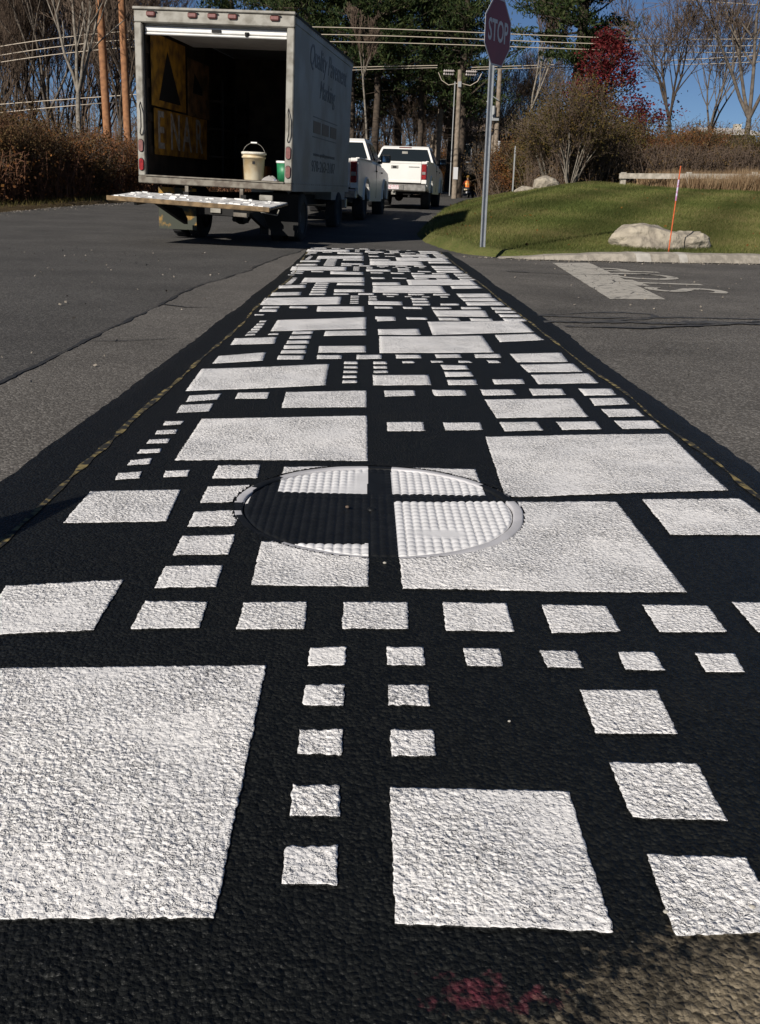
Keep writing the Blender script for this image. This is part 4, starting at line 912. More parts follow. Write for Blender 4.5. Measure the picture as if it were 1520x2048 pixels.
T(lambda b: (b.box(HW+.001, HW+.004, 1.45, 3.56, 1.88, 1.895), b.box(HW+.001, HW+.004, 1.42, 3.5, 1.59, 1.605)), 'painted_rule', M_LETTER, pr)
# things fixed inside: straps and a shelf on the left wall, hose loop on the right wall
T(lambda b: [b.box(-HW+.05, -HW+.34, 3.2, LN-.1, z, z+.03) for z in (1.25, 1.7, 2.15)], 'shelf', M_DARKWOOD)
T(lambda b: [b.box(-HW+.30, -HW+.34, y, y+.04, ZB+.12, 2.5) for y in (3.2, 4.0, LN-.15)], 'shelf_upright', M_BLACK)
T(lambda b: b.path([(HW-.10, .55+.13*math.cos(t), 1.85+.22*math.sin(t)) for t in np.linspace(0, 6.28, 22)], .012), 'hanging_hose', mat('dull_hose', (.09,.08,.07)))
T(lambda b: b.path([(HW-.10, .9, 2.6), (HW-.13, .92, 2.2), (HW-.10, .9, 1.7)], .015), 'tie_strap', mat('strap_webbing', (.10,.07,.04)))
# lift platform
lp = empty('lift_platform', (0, -.12, .645), rot=(R(3.0), R(.9), 0)); lp.parent = truck
for k in range(6):
    T(lambda b: b.box(-1.12+k*.373, -1.12+k*.373+.369, -1.08, 0, -.012, .004+.002*(k % 2), bev=.004), 'deck_plate', M_ALU, lp)
T(lambda b: (b.box(-1.125, 1.125, -1.11, -1.082, -.05, .012, bev=.006), b.box(-1.125, 1.125, -1.08, 0, -.03, -.013)), 'deck_edge', M_RUST, lp)
rs = random.Random(5)
T(lambda b: [b.box(x, x+rs.uniform(.03, .11), y, y+rs.uniform(.02, .06), .003, rs.uniform(.010, .02)) for x, y in [(rs.uniform(-1.08, 1.0), rs.uniform(-1.05, -.05)) for _ in range(46)]], 'dried_paint_lump', M_BRIGHT, lp, joined=True)
T(lambda b: (b.box(.62, .80, -1.05, -.9, -.14, -.03), b.box(-.8, -.76, -.95, 0, -.10, -.03), b.box(.70, .74, -.95, .2, -.12, -.03)), 'platform_stop', M_SILL, lp)
# lift arms, frame, axle, flaps
T(lambda b: [b.prism([(-1.0, .60), (-.86, .60), (.3, .46), (.55, .30), (.55, .22), (.2, .30)], s*.62-.03, s*.62+.03, axis='x') for s in (-1, 1)], 'lift_arm', M_BLACK)
T(lambda b: [b.box(s*.43-.04, s*.43+.04, .0, 6.5, .52, .70) for s in (-1, 1)], 'chassis_rail', M_BLACK)
T(lambda b: (b.tube((-.85, 1.35, .40), (.85, 1.35, .40), .06), b.lathe([(0, -.16), (.12, -.12), (.17, 0), (.12, .12), (0, .16)], 14, M=Matrix.Translation((.05, 1.30, .40)) @ Matrix.Rotation(R(90), 4, 'X'))), 'rear_axle', M_BLACK)
T(lambda b: (b.box(-.6, .6, .2, 1.2, .55, .60), b.box(-.35, .35, .28, .34, .38, .56), b.tube((.2, .35, .34), (.2, 2.8, .40), .035), b.box(.35, .42, .3, .36, .30, .5)), 'hitch_and_crossmembers', M_BLACK)
T(lambda b: b.path([(.62, .15, .47), (.90, .15, .44), (.93, .15, .52)], .010), 'step_bar', M_FRAME)
for s in (-1, 1):
    T(lambda b: b.box(s*.80-.30, s*.80+.30, .70, .712, .13, .74), 'mud_flap', M_FLAP if s < 0 else M_BLACK)
def wheel(name, parent, x, y, r, wd, dual=False, side_=1):
    o = MB(); M = Matrix.Translation((x, y, r-.005)) @ Matrix.Rotation(R(90), 4, 'Y')
    h = wd/2
    o.lathe([(r*.62, -h), (r*.9, -h), (r*.97, -h*.85), (r, -h*.55), (r, h*.55), (r*.97, h*.85), (r*.9, h), (r*.62, h)], 28, M=M)
    for k in range(28):
        a = 2*math.pi*k/28; MM = M @ Matrix.Rotation(a, 4, 'Z'); o.box(r-.006, r+.004, -.012, .012, -h*.7, h*.7, M=MM)
    w_ = MB(); w_.lathe([(0, h*.5*side_), (r*.2, h*.55*side_), (r*.3, h*.3*side_), (r*.5, h*.3*side_), (r*.62, h*.95*side_), (r*.63, -h*.95*side_)], 24, M=M)
    wo = o.build(name, M_TYRE, parent); w_.build('rim', M_RIM, wo); return wo
for s in (-1, 1):
    wheel('wheel', truck, s*.93, 1.35, .39, .22, side_=s); wheel('wheel', truck, s*.66, 1.35, .39, .22, side_=s)
    wheel('wheel', truck, s*.72, 5.85, .39, .22, side_=s)
# cab ahead of the box
def cab(b):
    b.prism([(5.05, .62), (5.05, 2.05), (5.2, 2.12), (5.7, 2.08), (6.15, 1.48), (6.5, 1.35), (6.6, 1.2), (6.62, .62)], -.80, .80, axis='x')
T(cab, 'cab', M_TPANEL)
T(lambda b: [b.prism([(5.3, 1.45), (5.3, 1.95), (5.65, 1.95), (6.05, 1.45)], min(s*.801, s*.807), max(s*.801, s*.807), axis='x') for s in (-1, 1)]+[b.box(-.7, .7, 5.6, 5.7, 1.6, 1.9)], 'cab_window', M_GLASS)
T(lambda b: (b.box(-.85, .85, 6.58, 6.7, .45, .65, bev=.02), ), 'front_bumper', M_CHROME)

# cargo: buckets and stencils standing inside
TM = Matrix.LocRotScale(truck.location, truck.rotation_euler.to_quaternion(), None)
def in_truck(o, p, rz_=0): o.location = TM @ Vector(p); o.rotation_euler = (0, R(1.1), R(-8.3)+rz_)
M_BUCKET = mat('cream_plastic_bucket', (.62,.55,.40), rough=.5, col2=(.50,.37,.20), vscale=5, detail=7, ramp=(.35, .6))
M_GREEN = mat('green_bucket_label', (.02,.20,.08), rough=.45, var=.3, vscale=12)
M_BLUE = mat('blue_rag', (.02,.04,.14), rough=.9, col2=(.30,.28,.26), vscale=16, ramp=(.6, .7))
bk = tag(empty('bucket'), 'large dirty cream plastic bucket standing on the truck sill', 'bucket'); in_truck(bk, (.53, .21, ZB+.118))
b = MB(); b.lathe([(0, 0), (.135, 0), (.14, .01), (.158, .30), (.172, .30), (.174, .325), (.160, .33), (.162, .345), (.178, .35), (.180, .378), (.150, .38), (.148, .34), (.125, .02), (0, .02)], 32); b.build('body', M_BUCKET, bk)
b = MB(); b.path([(-.165, 0, .33)]+[(-.165*math.cos(t), -.0, .35+.16*math.sin(t)) for t in np.linspace(.1, math.pi-.1, 12)]+[(.165, 0, .33)], .003); b.build('wire_handle', M_FRAME, bk)
b = MB(); b.tube((-.045, 0, .512), (.045, 0, .512), .012); b.build('grip', M_BRIGHT, bk)
b = MB(); b.lathe([(.168, .352), (.181, .356), (.182, .380), (.16, .388), (.15, .384)], 32); b.build('rim', mat('bucket_rim', (.72,.68,.58), var=.3, vscale=20), bk)
b = MB(); b.box(.02, .06, -.163, -.160, .22, .26); b.build('smudge', M_BLACK, bk)
b2 = tag(empty('bucket'), 'smaller green and white paint bucket beside the right door post', 'bucket'); in_truck(b2, (.97, .30, ZB+.118))
b = MB(); b.lathe([(0, 0), (.105, 0), (.118, .255), (0, .256)], 28); b.build('body', M_GREEN, b2)
b = MB(); b.lathe([(.121, .255), (.127, .26), (.127, .285), (.11, .288), (0, .286)], 28); b.build('lid', M_BRIGHT, b2)
b = MB(); vs = []; 
for k in range(9):
    t = R(-110+k*14); vs += [(.111*math.cos(t), .111*math.sin(t), .03), (.118*math.cos(t), .118*math.sin(t), .17)]
b.add(vs, [(2*k, 2*k+2, 2*k+3, 2*k+1) for k in range(8)], True); lb = b.build('paper_label', mat('torn_label', (.55,.55,.52), col2=(.10,.16,.30), vscale=18), b2); lb.rotation_euler = (0, 0, R(40))
rg = tag(empty('rag'), 'crumpled blue rag lying between the two buckets', 'rag'); in_truck(rg, (.80, .14, ZB+.118))
b = MB(); vs = []; n_ = 12
for i in range(n_+1):
    for j in range(n_+1):
        u, v = i/n_, j/n_; e = min(u, 1-u, v, 1-v)*2
        vs.append(((u-.5)*.24, (v-.5)*.16, .005+.06*e**.5*(.5+float(vnoise(np.array([u*7.]), np.array([v*7.]))[0]))))
b.add(vs, [(i*(n_+1)+j, (i+1)*(n_+1)+j, (i+1)*(n_+1)+j+1, i*(n_+1)+j+1) for i in range(n_) for j in range(n_)], True); b.build('cloth', M_BLUE, rg)
M_STEN = mat('yellow_stencil_board', (.55,.28,.03), rough=.7, col2=(.16,.08,.02), vscale=5, detail=9, ramp=(.36, .62))
M_STEN2 = mat('overpainted_stencil', (.25,.13,.05), rough=.8, col2=(.08,.05,.02), vscale=4)
M_STLET = mat('stencil_opening_pale', (.50,.46,.40), rough=.8, var=.4, vscale=14)
def stencil(name, lab, y0, y1, z0, z1, mt, fn, cat='stencil'):
    e = tag(empty(name), lab, cat); in_truck(e, (-HW+.10, 0, 0))
    b = MB(); b.box(0, .012, y0, y1, z0, z1); b.build('board', mt, e)
    fn(e); return e
def fA(e):
    b = MB(); b.prism([(.62, 1.96), (1.60, 1.96), (1.02, 2.66)], .013, .016, axis='x'); b.build('cut_out', M_BLACK, e)
stencil('letter_stencil', 'tall yellow stencil board with a triangular cut-out hanging nearest the door', .35, 1.85, 1.87, 2.84, M_STEN, fA)
stencil('letter_stencil', 'red-brown overpainted stencil board hanging behind the triangular one', 1.98, 3.1, 1.85, 2.7, M_STEN2, lambda e: MB().prism([(2.2, 2.2), (2.7, 2.2), (2.7, 2.3), (2.3, 2.5)], .013, .016, axis='x').build('cut_out', M_BLACK, e))
def fE(e):
    for s_, y0, ln in (('E', .52, .42), ('N', 1.08, .42), ('A', 1.66, .45), ('R', 2.3, .45)):
        M = Matrix(((0, 0, 1, .0135), (1, 0, 0, y0), (0, 1, 0, 1.52), (0, 0, 0, 1)))
        text_obj('stencil_letter', s_, .74, M_STLET, e, M, .001, sx=ln/.5, align='LEFT', offset=.01)
stencil('word_stencil', 'long yellow stencil board with a row of cut letters under the hanging boards', .42, 2.95, 1.20, 1.84, M_STEN, fE)
o = T(lambda b: b.box(-.22, .22, -.18, .18, 0, .24, bev=.01), 'crate', mat('orange_crate', (.32,.12,.02), var=.4, vscale=8), None); tag(o, 'dim orange crate deep inside the truck behind the cream bucket', 'crate'); in_truck(o, (-.15, 3.0, ZB+.118))

# ---------------------------------------------------------------- pickups
M_PWHITE = mat('pickup_white_paint', (.78,.76,.71), rough=.28, var=.06, vscale=2, spec=.5)
M_PLATE = mat('licence_plate_red', (.66,.60,.60), rough=.5, col2=(.45,.12,.12), vscale=40, ramp=(.38, .45))
def pickup(loc, rz_, label, tail_dark=False):
    e = tag(empty('pickup_truck', loc, R(rz_)), label, 'pickup truck', 'pickups queued ahead of the box truck')
    P = lambda fn, name, mt, par=e: T(fn, name, mt, par)
    W = .99
    # lower body, one side outline with wheel arches cut, extruded, tucked in towards the roof
    def side_poly():
        pts = [(.10, .60), (.08, 1.28), (.12, 1.33), (2.28, 1.33), (2.30, 1.30), (4.42, 1.24), (4.6, 1.22), (5.45, 1.12), (5.62, 1.0), (5.66, .55), (5.3, .50)]
        for t in np.linspace(0, math.pi, 11): pts.append((4.72+.46*math.cos(t), .50+.44*math.sin(t)))
        pts += [(4.2, .42), (1.9, .44)]
        for t in np.linspace(0, math.pi, 11): pts.append((1.32+.46*math.cos(t), .50+.44*math.sin(t)))
        pts += [(.8, .52)]
        return pts
    def panel(b, s):
        pl = side_poly(); n = len(pl); vs = []
        for off, k in ((1.0, 0), (.0, 1)):
            for (y, z) in pl:
                x = W-.05*max(0, (z-1.0))*1.0-.02*max(0, .8-z)
                x = x if k == 0 else x-.07
                vs.append((s*x, y, z))
        fs = [tuple(range(n)), tuple(range(2*n-1, n-1, -1))]+[(i, n+i, n+(i+1) % n, (i+1) % n) for i in range(n)]
        b.add(vs, fs)
    for s in (-1, 1): P(lambda b: panel(b, s), 'body_side', M_PWHITE)
    for s in (-1, 1):   # flared arches
        def fl(b):
            for cy in (1.32, 4.72):
                pts = [(cy+.47*math.cos(t), .50+.45*math.sin(t)) for t in np.linspace(-.05, math.pi+.05, 15)]
                b.path([(s*(W+.005), p[0], p[1]) for p in pts], .028, 6)
        P(fl, 'wheel_arch', M_PWHITE)
    P(lambda b: (b.box(-W+.07, W-.07, .14, 2.2, .72, .78), b.box(-W+.07, W-.07, 2.18, 2.3, .6, 1.32)), 'cargo_bed', M_BLACK)
    P(lambda b: [b.box(s*.955-.045, s*.955+.045, .1, 2.28, 1.33, 1.36, bev=.012) for s in (-1, 1)], 'bed_rail', M_PWHITE)
    tg = P(lambda b: (b.box(-.80, .80, .04, .11, .76, 1.31, bev=.015), b.box(-.80, .80, .028, .10, .74, .82, bev=.01), b.box(-.80, .80, .03, .11, 1.27, 1.335, bev=.012)), 'tailgate', M_PWHITE)
    P(lambda b: b.box(-.11, .11, .03, .045, 1.13, 1.22, bev=.006), 'gate_handle', M_CHROME, tg)
    P(lambda b: b.box(-.055, .055, .022, .034, 1.145, 1.205, bev=.004), 'gate_latch', M_BLACK, tg)
    P(lambda b: b.box(.42, .74, .032, .041, 1.175, 1.20), 'name_badge', M_CHROME, tg)
    for s in (-1, 1):
        q = P(lambda b: b.box(min(s*.81, s*.955), max(s*.81, s*.955), .02, .12, .84, 1.27, bev=.015), 'tail_light', M_REDL)
        P(lambda b: b.box(min(s*.83, s*.93), max(s*.83, s*.93), .010, .022, .98, 1.06, bev=.004), 'reversing_lens', M_CHROME, q)
        P(lambda b: (b.box(min(s*.81, s*.965), max(s*.81, s*.965), .03, .12, 1.275, 1.345, bev=.012), b.box(min(s*.81, s*.965), max(s*.81, s*.965), .03, .12, .72, .835, bev=.012)), 'corner_post', M_PWHITE)
    bp = P(lambda b: (b.box(-.97, .97, -.06, .10, .50, .70, bev=.03), b.box(-.30, .30, -.075, -.055, .53, .68, bev=.01)), 'rear_bumper', M_CHROME)
    P(lambda b: b.box(-.16, .16, -.085, -.07, .55, .67), 'licence_plate', M_PLATE, bp)
    P(lambda b: (b.box(-.06, .06, -.1, .2, .40, .48), b.lathe([(0, 0), (.03, .01), (.03, .05), (0, .06)], 8, M=Matrix.Translation((0, -.14, .47))), b.path([(-.2, -.02, .48), (-.25, -.05, .40), (-.18, -.05, .37)], .012)), 'tow_hitch', M_FRAME)
    # cab
    def greenhouse(b):
        prof = [(2.32, 1.30, .96), (2.30, 1.36, .94), (2.52, 1.80, .76), (2.66, 1.86, .72), (3.75, 1.87, .72), (3.92, 1.82, .74), (4.55, 1.26, .93)]
        n = len(prof); vs = [(-x, y, z) for y, z, x in prof]+[(x, y, z) for y, z, x in prof]
        b.add(vs, [(i, i+1, n+i+1, n+i) for i in range(n-1)])
        b.add(vs, [tuple(range(n))[::-1], tuple(range(n, 2*n))])
    P(greenhouse, 'cab', M_PWHITE)
    def rear_glass(b):
        a, c = Vector((0, 2.315, 1.40)), Vector((0, 2.50, 1.765)); nrm = Vector((0, -.9, .43)).normalized()*.006
        vs = [a+nrm+Vector((-.86, 0, 0)), a+nrm+Vector((.86, 0, 0)), c+nrm+Vector((.71, 0, 0)), c+nrm+Vector((-.71, 0, 0))]
        vs += [v-nrm*1.6 for v in vs]
        b.add(vs, [(0, 1, 2, 3), (7, 6, 5, 4), (0, 4, 5, 1), (1, 5, 6, 2), (2, 6, 7, 3), (3, 7, 4, 0)])
    rgz = P(rear_glass, 'rear_window', M_GLASS)
    P(lambda b: b.box(-.09, .09, 2.425, 2.43, 1.62, 1.70), 'sticker', M_FRAME, rgz)
    P(lambda b: b.box(-.2, .2, 2.505, 2.55, 1.80, 1.835, bev=.008), 'brake_lamp', M_DULLRED)
    for s in (-1, 1):
        def sg(b):
            for (y0, y1, z1a, z1b, yb0, yb1) in ((2.55, 3.05, 1.76, 1.78, 2.66, 3.05), (3.12, 4.35, 1.78, 1.76, 3.12, 3.88)):
                xb = .945; xt = .775
                vs = [(s*(xb), y0, 1.38), (s*(xb-.01), y1, 1.36), (s*xt, yb1, z1b), (s*xt, yb0, z1a)]
                vs += [(s*(abs(v[0])-.02), v[1], v[2]) for v in vs]
                b.add(vs, [(0, 1, 2, 3), (7, 6, 5, 4), (0, 4, 5, 1), (1, 5, 6, 2), (2, 6, 7, 3), (3, 7, 4, 0)])
        P(sg, 'side_window', M_GLASS)
        mo = P(lambda b: (b.box(min(s*.97, s*1.22), max(s*.97, s*1.22), 3.98, 4.06, 1.36, 1.56, bev=.03), b.box(min(s*.9, s*1.0), max(s*.9, s*1.0), 3.98, 4.04, 1.33, 1.40)), 'door_mirror', M_BLACK)
        P(lambda b: b.box(min(s*1.02, s*1.19), max(s*1.02, s*1.19), 3.974, 3.98, 1.39, 1.53), 'mirror_glass', mat('mirror_glass', (.6,.7,.75), rough=.05, metal=1.0), mo)
        P(lambda b: (b.box(min(s*.985, s*1.012), max(s*.985, s*1.012), 2.95, 3.10, 1.12, 1.15), b.box(min(s*.985, s*1.012), max(s*.985, s*1.012), 4.0, 4.15, 1.1, 1.13)), 'door_handle', M_BLACK)
        P(lambda b: b.box(min(s*.978, s*.992), max(s*.978, s*.992), 3.07, 3.08, .5, 1.3), 'door_gap', M_BLACK)
    P(lambda b: b.prism([(4.4, 1.26), (5.45, 1.14), (5.6, 1.0), (5.64, .6), (4.4, .6)], -.92, .92, axis='x'), 'bonnet', M_PWHITE)
    P(lambda b: b.box(-.98, .98, 5.6, 5.74, .45, .68, bev=.03), 'front_bumper', M_CHROME)
    P(lambda b: (b.box(-.75, .75, .15, 5.5, .42, .60), b.tube((-.8, 1.32, .36), (.8, 1.32, .36), .05), b.lathe([(0, -.13), (.1, -.1), (.14, 0), (.1, .1), (0, .13)], 12, M=Matrix.Translation((.0, 1.30, .34)) @ Matrix.Rotation(R(90), 4, 'X')), b.tube((.45, .05, .36), (.45, 1.0, .4), .03)), 'underbody', M_BLACK)
    for s in (-1, 1):
        wheel('wheel', e, s*.84, 1.32, .38, .26, side_=s); wheel('wheel', e, s*.84, 4.72, .38, .26, side_=s)
    return e
pickup((-1.18, 21.9, .115), -8.0, 'white pickup truck half hidden behind the box truck')
p2 = pickup((.80, 29.7, .30), -9.0, 'white pickup truck with red tail lights and dark rear window, foremost in the queue')

# ================================================================ sign, stake, boulders, added shadow panel
M_POST = mat('galvanised_post', (.36,.38,.40), rough=.5, metal=.35, var=.15, vscale=20)
M_SRED = mat('stop_sign_red', (.21,.014,.022), rough=.5, var=.12, vscale=4)
M_SWHITE = mat('sign_border_white', (.55,.55,.56), rough=.5)
sz = .24
sign = tag(empty('stop_sign', (1.56, 13.05, gz1(1.56, 13.45)-.06), rot=(0, R(-.9), 0)), 'red octagonal STOP sign on a galvanised post at the tip of the lawn', 'stop sign')
sign.location.z = .15
T(lambda b: (b.box(-.028, .028, -.004, .0, 0, 3.0), b.box(-.032, -.026, -.034, -.004, 0, 3.0), b.box(.026, .032, -.034, -.004, 0, 3.0)), 'post', M_POST, sign).rotation_euler = (0, 0, R(20))
T(lambda b: [b.tube((0, -.01, z), (0, .012, z), .012, n=8) for z in (.28, .36, 2.35, 2.85)], 'bolt', M_POST, sign)
face = empty('face', (0.045, -.045, 2.58)); face.parent = sign; face.rotation_euler = (0, 0, R(90-32)) # local -y normal
r8 = .381/math.cos(R(22.5))
oc = lambda r: [(r*math.cos(R(22.5+45*k)), r*math.sin(R(22.5+45*k))) for k in range(8)]
T(lambda b: b.prism(oc(r8), -.0175, -.0145, axis='y'), 'plate', M_SWHITE, face)
T(lambda b: b.prism(oc(r8*.945), -.0190, -.0176, axis='y'), 'red_field', M_SRED, face)
text_obj('lettering', 'STOP', .34, M_SWHITE, face, Matrix(((1, 0, 0, 0), (0, 0, 1, -.0200), (0, 1, 0, 0), (0, 0, 0, 1))), .0006, sx=.72, offset=.006)
M_ORANGE = mat('orange_stake_paint', (.62,.12,.03), rough=.6, var=.25, vscale=30)
M_TAPE = mat('reflective_tape', (.55,.50,.62), rough=.4, col2=(.40,.16,.30), vscale=45)
st = tag(empty('marker_stake', (4.343, 13.9, gz1(4.343, 13.9)-.02), rot=(0, R(.9), 0)), 'thin leaning orange marker stake standing in the grass in front of the boulder', 'marker stake')
T(lambda b: b.tube((0, 0, 0), (0, 0, 1.17), .0095, .009, 8), 'rod', M_ORANGE, st)
T(lambda b: b.tube((0, 0, .72), (0, 0, 1.0), .0125, .0125, 8), 'reflective_band', M_TAPE, st)
T(lambda b: b.tube((0, 0, 1.17), (0, 0, 1.18), .012, .006, 8), 'cap', M_ORANGE, st)
M_ROCK = mat('granite_boulder', (.40,.35,.27), rough=.9, col2=(.22,.19,.15), vscale=4, detail=12, ramp=(.36, .6), bump=.05, bscale=9)
def boulder(name, label, loc, dims, seed, rz_=0, lean=0., sub_n=5, group=None, flat=.55):
    import bmesh
    bm = bmesh.new(); bmesh.ops.create_icosphere(bm, subdivisions=sub_n, radius=1.0)
    P = np.array([v.co[:] for v in bm.verts]); r1 = np.random.default_rng(seed)
    for k in range(16):     # chop planes for a blocky, weathered outline
        nn = r1.normal(size=3); nn /= np.linalg.norm(nn); d = P@nn; c = r1.uniform(.72, .98); P -= np.clip(d-c, 0, None)[:, None]*nn*.85
    o3 = vnoise(P[:, 0]*2.1+seed*3, P[:, 1]*2.1+P[:, 2]*1.3)+.5*vnoise(P[:, 0]*5+seed, P[:, 2]*5+P[:, 1]*3)+.25*vnoise(P[:, 0]*13, P[:, 2]*13+P[:, 1]*7)
    P *= (1+(o3[:, None]-.85)*.16)
    P[:, 0] += lean*P[:, 2]
    P *= np.array(dims)/2
    for v, p in zip(bm.verts, P): v.co = p
    me = bpy.data.meshes.new(name); bm.to_mesh(me); bm.free(); me.materials.append(M_ROCK)
    me.polygons.foreach_set('use_smooth', [True]*len(me.polygons))
    o = link(name, me); o.location = loc; o.rotation_euler = (0, 0, rz_); return o
B0 = tag(empty('boulder', (4.33, 14.6, gz1(4.3, 14.6))), 'long flat pale granite boulder cracked at its right end, nearest the kerb', 'boulder')
o = boulder('main_rock', '', (-.08, 0, .06), (1.16, .85, .58), 3, .1, -.15); o.parent = B0
o = boulder('split_piece', '', (.50, .05, .05), (.74, .62, .40), 9, -.1, .1); o.parent = B0
tag(boulder('boulder', '', (6.10, 34.0, gz1(6.1, 34)+.10), (1.05, .9, .62), 5, .3), 'larger of the two pale boulders at the top of the lawn by the bushes', 'boulder')
tag(boulder('boulder', '', (5.35, 33.8, gz1(5.35, 33.8)+.04), (.72, .6, .36), 11, .3, sub_n=4), 'smaller rounded boulder left of its larger neighbour at the top of the lawn', 'boulder')
wp = tag(empty('shadow_panel', (0, 0, .012)), 'added orange triangular panel out of view on the left, shaped to throw a shadow on the crosswalk', 'shadow panel')
_tri = [Vector((-1.455, 1.57, 0)), Vector((-1.02, 1.47, 0)), Vector((-1.455, 1.57, .69))]  # unseen panel, added and shaped to throw the shadow at the left edge
def _pan(b, k, t0, t1):
    n_ = (_tri[1]-_tri[0]).cross(_tri[2]-_tri[0]).normalized(); c_ = sum(_tri, Vector())/3
    q = [c_+(p-c_)*k for p in _tri]; b.add([p+n_*t0 for p in q]+[p+n_*t1 for p in q], [(0, 2, 1), (3, 4, 5), (0, 1, 4, 3), (1, 2, 5, 4), (2, 0, 3, 5)])
T(lambda b: _pan(b, 1, 0, .012), 'board', M_ORANGE, wp)
T(lambda b: _pan(b, .8, .0125, .014), 'panel_face', M_SWHITE, wp)
T(lambda b: (b.box(-1.5, -1.40, 1.40, 1.75, -.01, .012), b.box(-1.07, -.97, 1.35, 1.62, -.01, .012)), 'foot', M_BLACK, wp)

# ================================================================ vegetation
def bark(name, c, c2): return mat(name, c, rough=.9, col2=c2, vscale=6, detail=6, spec=.1, ramp=(.35, .6))
M_BARKG = bark('grey_bark', (.15,.125,.10), (.075,.063,.052)); M_BARKD = bark('dark_bark', (.085,.065,.05), (.04,.033,.027))
M_BARKP = bark('pale_bark', (.25,.22,.18), (.12,.105,.085)); M_TWIG = bark('brown_twigs', (.13,.095,.07), (.075,.055,.042)); M_TWIGR = bark('reddish_twigs', (.19,.095,.055), (.11,.055,.036))
def leafmat(name, cols, scale=5.0, trans=.25):
    m = bpy.data.materials.new(name); m.use_nodes = True; nt = m.node_tree; b = nt.nodes['Principled BSDF']; L = nt.links.new
    b.inputs['Roughness'].default_value = .7; b.inputs['Specular IOR Level'].default_value = .15
    g = N(nt, 'ShaderNodeNewGeometry'); n = N(nt, 'ShaderNodeTexNoise', Scale=scale, Detail=3.0); L(g.outputs['Position'], n.inputs['Vector'])
    wn = N(nt, 'ShaderNodeTexWhiteNoise', noise_dimensions='1D'); L(g.outputs['Random Per Island'], wn.inputs['W'])
    ad = N(nt, 'ShaderNodeMath', operation='MULTIPLY_ADD'); L(wn.outputs['Value'], ad.inputs[0]); ad.inputs[1].default_value = .45; 
    s = N(nt, 'ShaderNodeMath', operation='SUBTRACT'); L(n.outputs[0], s.inputs[0]); s.inputs[1].default_value = .22; L(s.outputs[0], ad.inputs[2])
    r = N(nt, 'ShaderNodeValToRGB'); L(ad.outputs[0], r.inputs[0])
    r.color_ramp.elements[0].position = .25; r.color_ramp.elements[0].color = (*cols[0], 1); r.color_ramp.elements[1].position = .8; r.color_ramp.elements[1].color = (*cols[-1], 1)
    for k, c in enumerate(cols[1:-1]):
        e = r.color_ramp.elements.new(.25+.55*(k+1)/(len(cols)-1)); e.color = (*c, 1)
    L(r.outputs[0], b.inputs['Base Color'])
    tr = N(nt, 'ShaderNodeBsdfTranslucent'); L(r.outputs[0], tr.inputs['Color']); mx = N(nt, 'ShaderNodeMixShader'); mx.inputs[0].default_value = trans
    L(b.outputs[0], mx.inputs[1]); L(tr.outputs[0], mx.inputs[2]); L(mx.outputs[0], nt.nodes['Material Output'].inputs['Surface'])
    return m
M_PINE = leafmat('pine_needles', [(.014,.026,.010), (.035,.056,.018), (.075,.085,.028)], 1.2)
M_REDLEAF = leafmat('crimson_leaves', [(.055,.008,.010), (.12,.016,.020), (.19,.035,.026)], 1.5)
M_RUSTLEAF = leafmat('rusty_leaves', [(.08,.036,.016), (.17,.07,.024), (.26,.12,.035)], 1.1)
M_BROWNLEAF = leafmat('brown_leaves', [(.055,.037,.018), (.11,.07,.03), (.17,.11,.045)], 1.1)
M_ORLEAF = leafmat('orange_leaves', [(.09,.035,.012), (.22,.08,.018), (.30,.15,.03)], 1.2)
M_OLIVE = leafmat('olive_gold_leaves', [(.05,.045,.015), (.10,.085,.025), (.17,.12,.035)], 1.2)
M_GOLD = leafmat('gold_brown_leaves', [(.045,.038,.014), (.09,.07,.022), (.16,.10,.03)], 1.0)
M_DRYGRASS = leafmat('dry_reed_blades', [(.16,.10,.055), (.27,.18,.10), (.38,.28,.17)], 1.5)
M_BLADE = leafmat('lawn_blades', [(.072,.095,.024), (.13,.145,.04), (.25,.21,.09)], .35, .35)
_nt = M_BLADE.node_tree; _p = _nt.nodes['Principled BSDF']; _g = _nt.nodes.new('ShaderNodeNewGeometry')
_w = N(_nt, 'ShaderNodeTexWave', Scale=.16, Distortion=3.0); _w.inputs['Detail Scale'].default_value = .4; _mp = N(_nt, 'ShaderNodeMapping'); _mp.inputs['Rotation'].default_value = (0, 0, R(25))  # same nap stripes, lighter and darker, painted into the blade colour
_nt.links.new(_g.outputs['Position'], _mp.inputs[0]); _nt.links.new(_mp.outputs[0], _w.inputs['Vector'])
_r = N(_nt, 'ShaderNodeMapRange'); _r.inputs[3].default_value = .68; _r.inputs[4].default_value = 1.2; _nt.links.new(_w.outputs['Fac'], _r.inputs[0])
_src = _p.inputs['Base Color'].links[0].from_socket; _m = N(_nt, 'ShaderNodeMix', data_type='RGBA', blend_type='MULTIPLY'); _m.inputs[0].default_value = 1
_nt.links.new(_src, _m.inputs[6]); _nt.links.new(_r.outputs[0], _m.inputs[7]); _nt.links.new(_m.outputs[2], _p.inputs['Base Color'])

